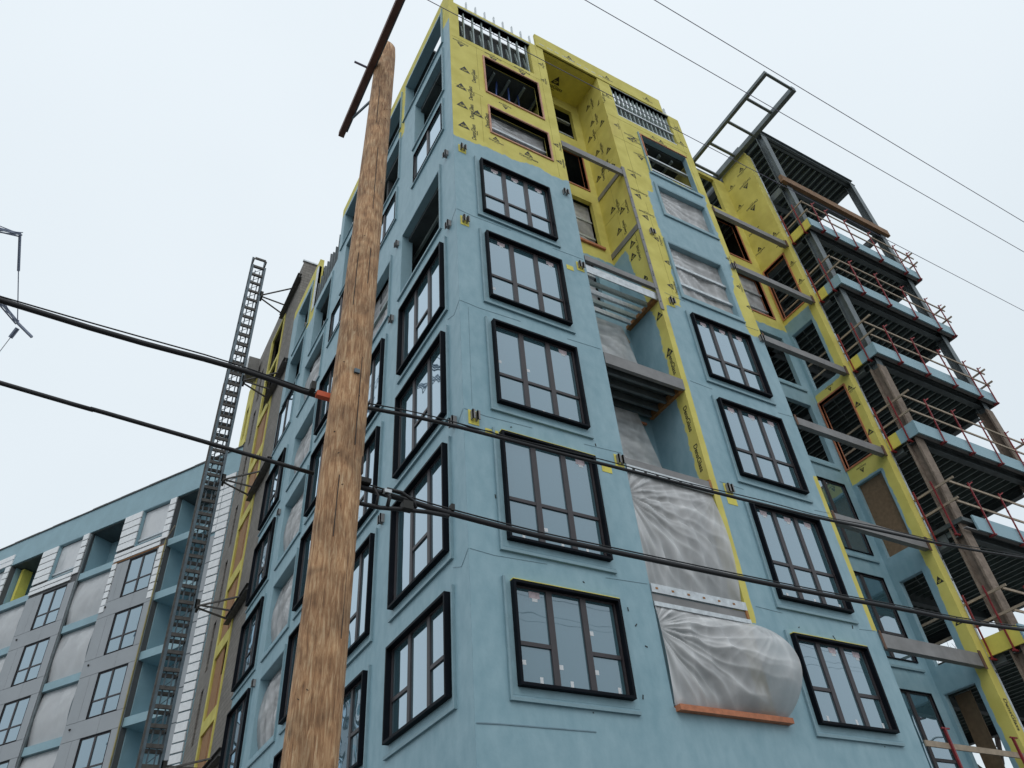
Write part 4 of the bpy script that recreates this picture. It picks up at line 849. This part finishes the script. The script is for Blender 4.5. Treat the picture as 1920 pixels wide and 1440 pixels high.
for z in (33.8, 27.6, 21.7, 15.7, 9.7):
    b = MB(); b.box(-.2, .02, 18.1, 21.6, z - .14, z - .12); b.box(-.1, -.08, 18.1, 21.6, z - .12, z + .12); b.box(-.2, .02, 18.1, 21.6, z + .12, z + .14); b.build('wall_tie_beam', M['mastrung'], MC)
    for y0, dz in ((21.3, 0), (20.7, .1)): MB().bar((mx1, 20.6, z + dz), (-.15, y0, z + dz), .06).build('tie_arm', M['mastrung'], MC)
    MB().bar((mx1, 20.4, z - .1), (-.15, 19.3, z + .1), .06).build('tie_arm', M['mastrung'], MC); MB().box(mx1, mx1 + .18, 20.3, 20.7, z - .2, z + .2).build('tie_clamp', M['ink'], MC)

# ------------------------------------------------------------------ utility pole
UP = thing('utility_pole', 'weathered brown wooden utility pole with a crossarm in front of the blue building', 'utility pole', (-4.24, -5.885, 0))
pts = []; rs = []
NZ = 60
for i in range(NZ + 1):
    z = 11.62 * i / NZ; tt = (z - 2.88) / 8.7
    pts.append(Vector((-4.204 + .118 * tt, -5.898 - .037 * tt, z))); rs.append(.162 - .037 * tt)
V = []; F = []; seg = 40
for i, (p, r_) in enumerate(zip(pts, rs)):
    for k_ in range(seg):
        a = 2 * math.pi * k_ / seg; rr = r_ * (1 + .035 * noise.noise(Vector((math.cos(a) * 1.2, math.sin(a) * 1.2, p.z * .8))) + .02 * noise.noise(Vector((math.cos(a) * 5, math.sin(a) * 5, p.z * 1.6))))
        if i == NZ: rr *= .93
        V.append((p.x + rr * math.cos(a), p.y + rr * math.sin(a), p.z))
for i in range(NZ):
    for k_ in range(seg): a = i * seg + k_; c = i * seg + (k_ + 1) % seg; F.append((a, c, c + seg, a + seg))
F.append(tuple(NZ * seg + k_ for k_ in range(seg)))
me = bpy.data.meshes.new('shaft'); me.from_pydata(V, [], F); me.update(); me.polygons.foreach_set('use_smooth', [True] * (len(F) - 1) + [False]); link('shaft', me, M['pole'], UP)
for (a_, z, w_, h_) in ((-1.9, 4.3, .012, .5), (-1.3, 5.1, .01, .9), (-2.2, 6.6, .01, .7), (-1.6, 8.0, .009, 1.1), (-1.1, 3.6, .012, .6), (-2.0, 9.6, .008, .8), (-1.45, 6.9, .008, .5)):
    q = pts[int(z / 11.62 * 60)]; r_ = rs[int(z / 11.62 * 60)] + .001
    MB().bar((q.x + r_ * math.cos(a_), q.y + r_ * math.sin(a_), z), (q.x + r_ * math.cos(a_ + .03), q.y + r_ * math.sin(a_ + .03), z + h_), .006, .006).build('drying_crack', M['bark'], UP)
for i in range(16):
    a_ = rg.uniform(-2.6, -.6); z = rg.uniform(3, 10.5); q = pts[int(z / 11.62 * 60)]; r_ = rs[int(z / 11.62 * 60)] + .002
    MB().bar((q.x + r_ * math.cos(a_), q.y + r_ * math.sin(a_), z), (q.x + r_ * math.cos(a_ + .08), q.y + r_ * math.sin(a_ + .08), z + rg.uniform(-.01, .01)), .004, .004).build('staple', M['ink'], UP)
MB().box(-4.06, -4.035, -6.0, -5.96, 4.9, 5.05).build('wood_chip_scar', M['bark'], UP)
XA = -4.27
arm = MB().box(XA - .035, XA + .04, -9.0, -4.86, 10.95, 11.05); arm.build('crossarm', mat('crossarm_wood', (.14, .068, .05), .7, var=.3, scale=6, bump=.2), UP)
MB().box(XA + .042, XA + .06, -8.6, -4.95, 10.97, 11.02).build('arm_strap', M['mast'], UP)
MB().bar((XA + .04, -5.2, 10.94), (-4.16, -5.82, 10.5), .02, .035).build('brace_strap', M['mast'], UP)
MB().tube([(XA - .2, -5.9, 11.0), (XA + .3, -5.9, 11.0)], .015).build('through_bolt', M['wire'], UP)
for yy in (-6.85, -7.7, -8.2): MB().tube([(XA, yy, 11.05), (XA, yy, 11.13), (XA, yy, 11.2), (XA, yy, 11.27)], [.02, .05, .055, .03]).build('insulator', M['ink'], UP)
MB().box(-4.19, -4.145, -6.075, -6.05, 5.80, 5.84).build('plate_bolt', M['mast'], UP)

def cable(name, pts, r, m, label, group=None, seg=8):
    # refine with Catmull-Rom
    P_ = [Vector(p) for p in pts]; out = []
    for i in range(len(P_) - 1):
        p0 = P_[max(i - 1, 0)]; p1 = P_[i]; p2 = P_[i + 1]; p3 = P_[min(i + 2, len(P_) - 1)]
        for s_ in range(5):
            t = s_ / 5; out.append(.5 * ((2 * p1) + (-p0 + p2) * t + (2 * p0 - 5 * p1 + 4 * p2 - p3) * t * t + (-p0 + 3 * p1 - 3 * p2 + p3) * t ** 3))
    out.append(P_[-1]); return out
c1 = [(-25, -5.8, 7.2), (-12, -5.8, 6.1), (-6.666, -5.8, 5.76), (-5.1, -5.8, 5.735), (-4.4, -5.74, 5.73), (-4.0, -5.74, 5.745), (-3.3, -5.8, 5.755), (-2.1, -5.8, 5.782), (-1.3, -5.8, 5.805), (.65, -5.8, 5.86), (2.05, -5.8, 5.93), (5.7, -5.8, 6.22), (14, -5.8, 7.3), (26, -5.8, 9.6)]
pp = cable('', c1, .02, '', '')
t = thing('messenger_cable', 'upper black communication cable crossing the pole with an orange marker', 'cable', (-4.2, -5.8, 5.73), 'cables strung past the pole')
MB().tube([p for p in pp if p.x < -4.2], .021).build('strand', M['cable'], t, smooth=True); MB().tube([p for p in pp if p.x > -4.35], .017).build('strand', M['cable'], t, smooth=True)
MB().tube([p + Vector((0, -.01, .035 + .01 * math.sin(p.x * 3))) for p in pp], .006, 5).build('support_wire', M['cable'], t)
MB().box(-4.41, -4.25, -5.84, -5.79, 5.66, 5.71).build('marker_tag', M['marker'], t)
MB().box(-4.46, -4.42, -5.83, -5.77, 5.72, 5.80).build('clamp', M['ink'], t)
MB().tube([(-3.3 + .1 * i, -5.8 + .008 * math.sin(i * 2.1), 5.8 + .01 * math.sin(i * 1.7)) for i in range(8)], .006, 5).build('lashing_wire', M['cable'], t)
c2 = [(-25, -5.72, 6.7), (-12, -5.72, 5.55), (-6.467, -5.72, 5.136), (-5.809, -5.72, 5.095), (-4.325, -5.7, 5.005), (-3.991, -5.7, 4.985), (-3.576, -5.72, 4.94), (-3.2, -5.72, 4.912), (-2.392, -5.72, 4.885), (-1.549, -5.72, 4.892), (.364, -5.72, 4.922), (2.34, -5.72, 4.98), (4.817, -5.72, 5.09), (12, -5.72, 5.7), (26, -5.72, 7.6)]
pp = cable('', c2, .02, '', '')
t = thing('messenger_cable', 'lower thick black cable with a splice loop beside the pole', 'cable', (-4.2, -5.72, 5.0), 'cables strung past the pole')
MB().tube([p for p in pp if p.x < -4.2], .016).build('strand', M['cable'], t, smooth=True); MB().tube([p for p in pp if p.x > -4.3], .024).build('strand', M['cable'], t, smooth=True)
MB().tube([p + Vector((0, -.01, .035)) for p in pp if p.x > -4.3], .007, 5).build('support_wire', M['cable'], t)
MB().tube([(-4.1, -5.74, 4.86), (-3.95, -5.75, 4.80), (-3.8, -5.75, 4.80), (-3.6, -5.75, 4.83), (-3.4, -5.75, 4.855), (-3.2, -5.73, 4.875)], .018).build('splice_cable', M['cable'], t, smooth=True)
MB().tube([(-3.75, -5.76, 4.98), (-3.63, -5.77, 4.97), (-3.53, -5.77, 4.92), (-3.5, -5.76, 4.86)], .013).build('splice_cable', M['cable'], t, smooth=True)
MB().tube([(-3.86, -5.75, 4.97), (-3.82, -5.76, 4.9), (-3.83, -5.76, 4.81)], .011).build('splice_cable', M['cable'], t, smooth=True); MB().tube([(-3.78, -5.75, 4.97), (-3.73, -5.77, 4.9), (-3.74, -5.76, 4.82)], .016).build('splice_cable', M['cable'], t, smooth=True)
MB().box(-3.98, -3.88, -5.76, -5.7, 5.0, 5.04).build('clamp', M['ink'], t); MB().box(-3.62, -3.54, -5.8, -5.73, 4.82, 4.89).build('clamp', M['ink'], t); MB().box(-3.78, -3.72, -5.79, -5.75, 4.93, 4.96).build('clamp', M['galv'], t)
MB().box(-3.18, -3.15, -5.75, -5.7, 4.93, 4.99).build('clamp', M['ink'], t)
for (x0, y0, x1, y1, lab) in ((-3.905, -6.894, 5.075, -6.736, 'thin overhead wire nearest the building, crossing the top of the corner tower'), (-2.19, -7.791, 7.208, -7.571, 'thin overhead wire in the middle of the three across the sky'), (-1.418, -8.194, 6.36, -8.124, 'uppermost thin overhead wire across the sky at the top right')):
    dx = (x1 - x0); sl_ = (y1 - y0) / dx; pts_ = []
    for i in range(41):
        x = -25 + i * 2.2; pts_.append((x, y0 + (x - x0) * sl_ * .0, 11.27 + .00035 * (x - 3) ** 2 - .01))
    o = MB().tube(pts_, .0052, 6).build('overhead_wire', M['wire'], smooth=True); tagm(o, lab, 'wire', 'thin overhead wires')

# ------------------------------------------------------------------ far crane
CR = thing('tower_crane', 'distant luffing crane jib tips with hanging hook cables at the left edge of the sky', 'crane', (-60, 60, 0))
def lattice(a, b, w, name):
    a = Vector(a); b = Vector(b); n_ = 14; t = MB(); d_ = (b - a).normalized(); x = d_.cross(Vector((0, 0, 1))).normalized() * w / 2; y = x.cross(d_)
    for s1, s2 in ((-1, -1), (1, -1), (0, 1)): t.bar(a + x * s1 + y * s2, b + x * s1 * .4 + y * s2 * .4, .12)
    for i in range(n_):
        p = a + (b - a) * i / n_; q = a + (b - a) * (i + 1) / n_; t.bar(p - x, q + x, .07); t.bar(p + x, q - x, .07)
    t.build(name, M['crane'], CR)
lattice((-60, 52, 60), (-23.28, 64.7, 77.18), .9, 'jib')
for q in ((-29.39, 66.26, 79.51), (-28.88, 67.37, 78.09)):
    MB().tube([Vector((-23.3, 64.7, 77.2)) + (Vector(q) - Vector((-23.3, 64.7, 77.2))) * 5, (-23.3, 64.7, 77.2)], .06, 5).build('pendant_line', M['crane'], CR)
MB().tube([(-23.4, 64.8, 77.1), (-22.4, 67.3, 73.9)], .17, 6).build('hook_block', M['crane'], CR); MB().tube([(-22.4, 67.3, 73.9), (-20.87, 71.0, 69.4)], .06, 5).build('hoist_line', M['crane'], CR)
lattice((-45, 62, 86), (-20.87, 71.0, 69.4), .8, 'jib'); MB().bar((-20.9, 71.0, 69.4), (-18.94, 71.19, 68.0), .25).build('jib_tip', M['crane'], CR)
MB().tube([(-20.7, 71.5, 69), (-21.1, 72.3, 68)], .25, 6).build('hook_block', M['crane'], CR); MB().tube([(-21.1, 72.3, 68), (-25.5, 82, 58)], .05, 5).build('hoist_line', M['galv'], CR)
MB().box(-61, -59, 51, 53, 0, 60).build('tower', M['crane'], CR)

# ------------------------------------------------------------------ bare trees behind the balcony frame
def bare_tree(x, y, h, seed, label):
    rt = random.Random(seed); t = thing('bare_tree', label, 'tree', (x, y, 0), 'bare trees behind the balcony frame'); br = MB(); tw = MB()
    def grow(p, d, L, r, lv):
        q = p + d * L; mid = p + d * L * .5 + Vector((rt.uniform(-1, 1), rt.uniform(-1, 1), 0)) * L * .06
        (br if lv < 4 else tw).tube([p, mid, q], [r, r * .85, r * .7], 6 if lv < 3 else 4, cap=False)
        if lv >= 7: return
        for i in range(3 if lv < 5 else 2 + (rt.random() < .5)):
            nd = (d + Vector((rt.uniform(-1, 1), rt.uniform(-1, 1), rt.uniform(-.35, .7))) * (.6 if lv > 0 else .45)).normalized()
            grow(p + (q - p) * rt.uniform(.65, 1), nd, L * rt.uniform(.62, .85), r * .6, lv + 1)
    MB().tube([(x, y, 0), (x + .1, y, h * .2), (x + .1, y + .1, h * .36)], [.3, .24, .2], 10).build('trunk', M['bark'], t)
    grow(Vector((x + .1, y + .1, h * .34)), Vector((.05, 0, 1)), h * .2, .19, 1)
    br.build('limb', M['bark'], t); tw.build('crown', M['bark'], t)
bare_tree(27, 8.5, 15.0, 1, 'nearer bare tree seen through the lowest balcony bay at the right edge')
bare_tree(33, 13.5, 17.5, 5, 'bare tree with the taller crown, farther behind the lowest balconies')
bare_tree(23.5, 12.0, 13.5, 9, 'bare tree seen through the lowest blue framed side window')
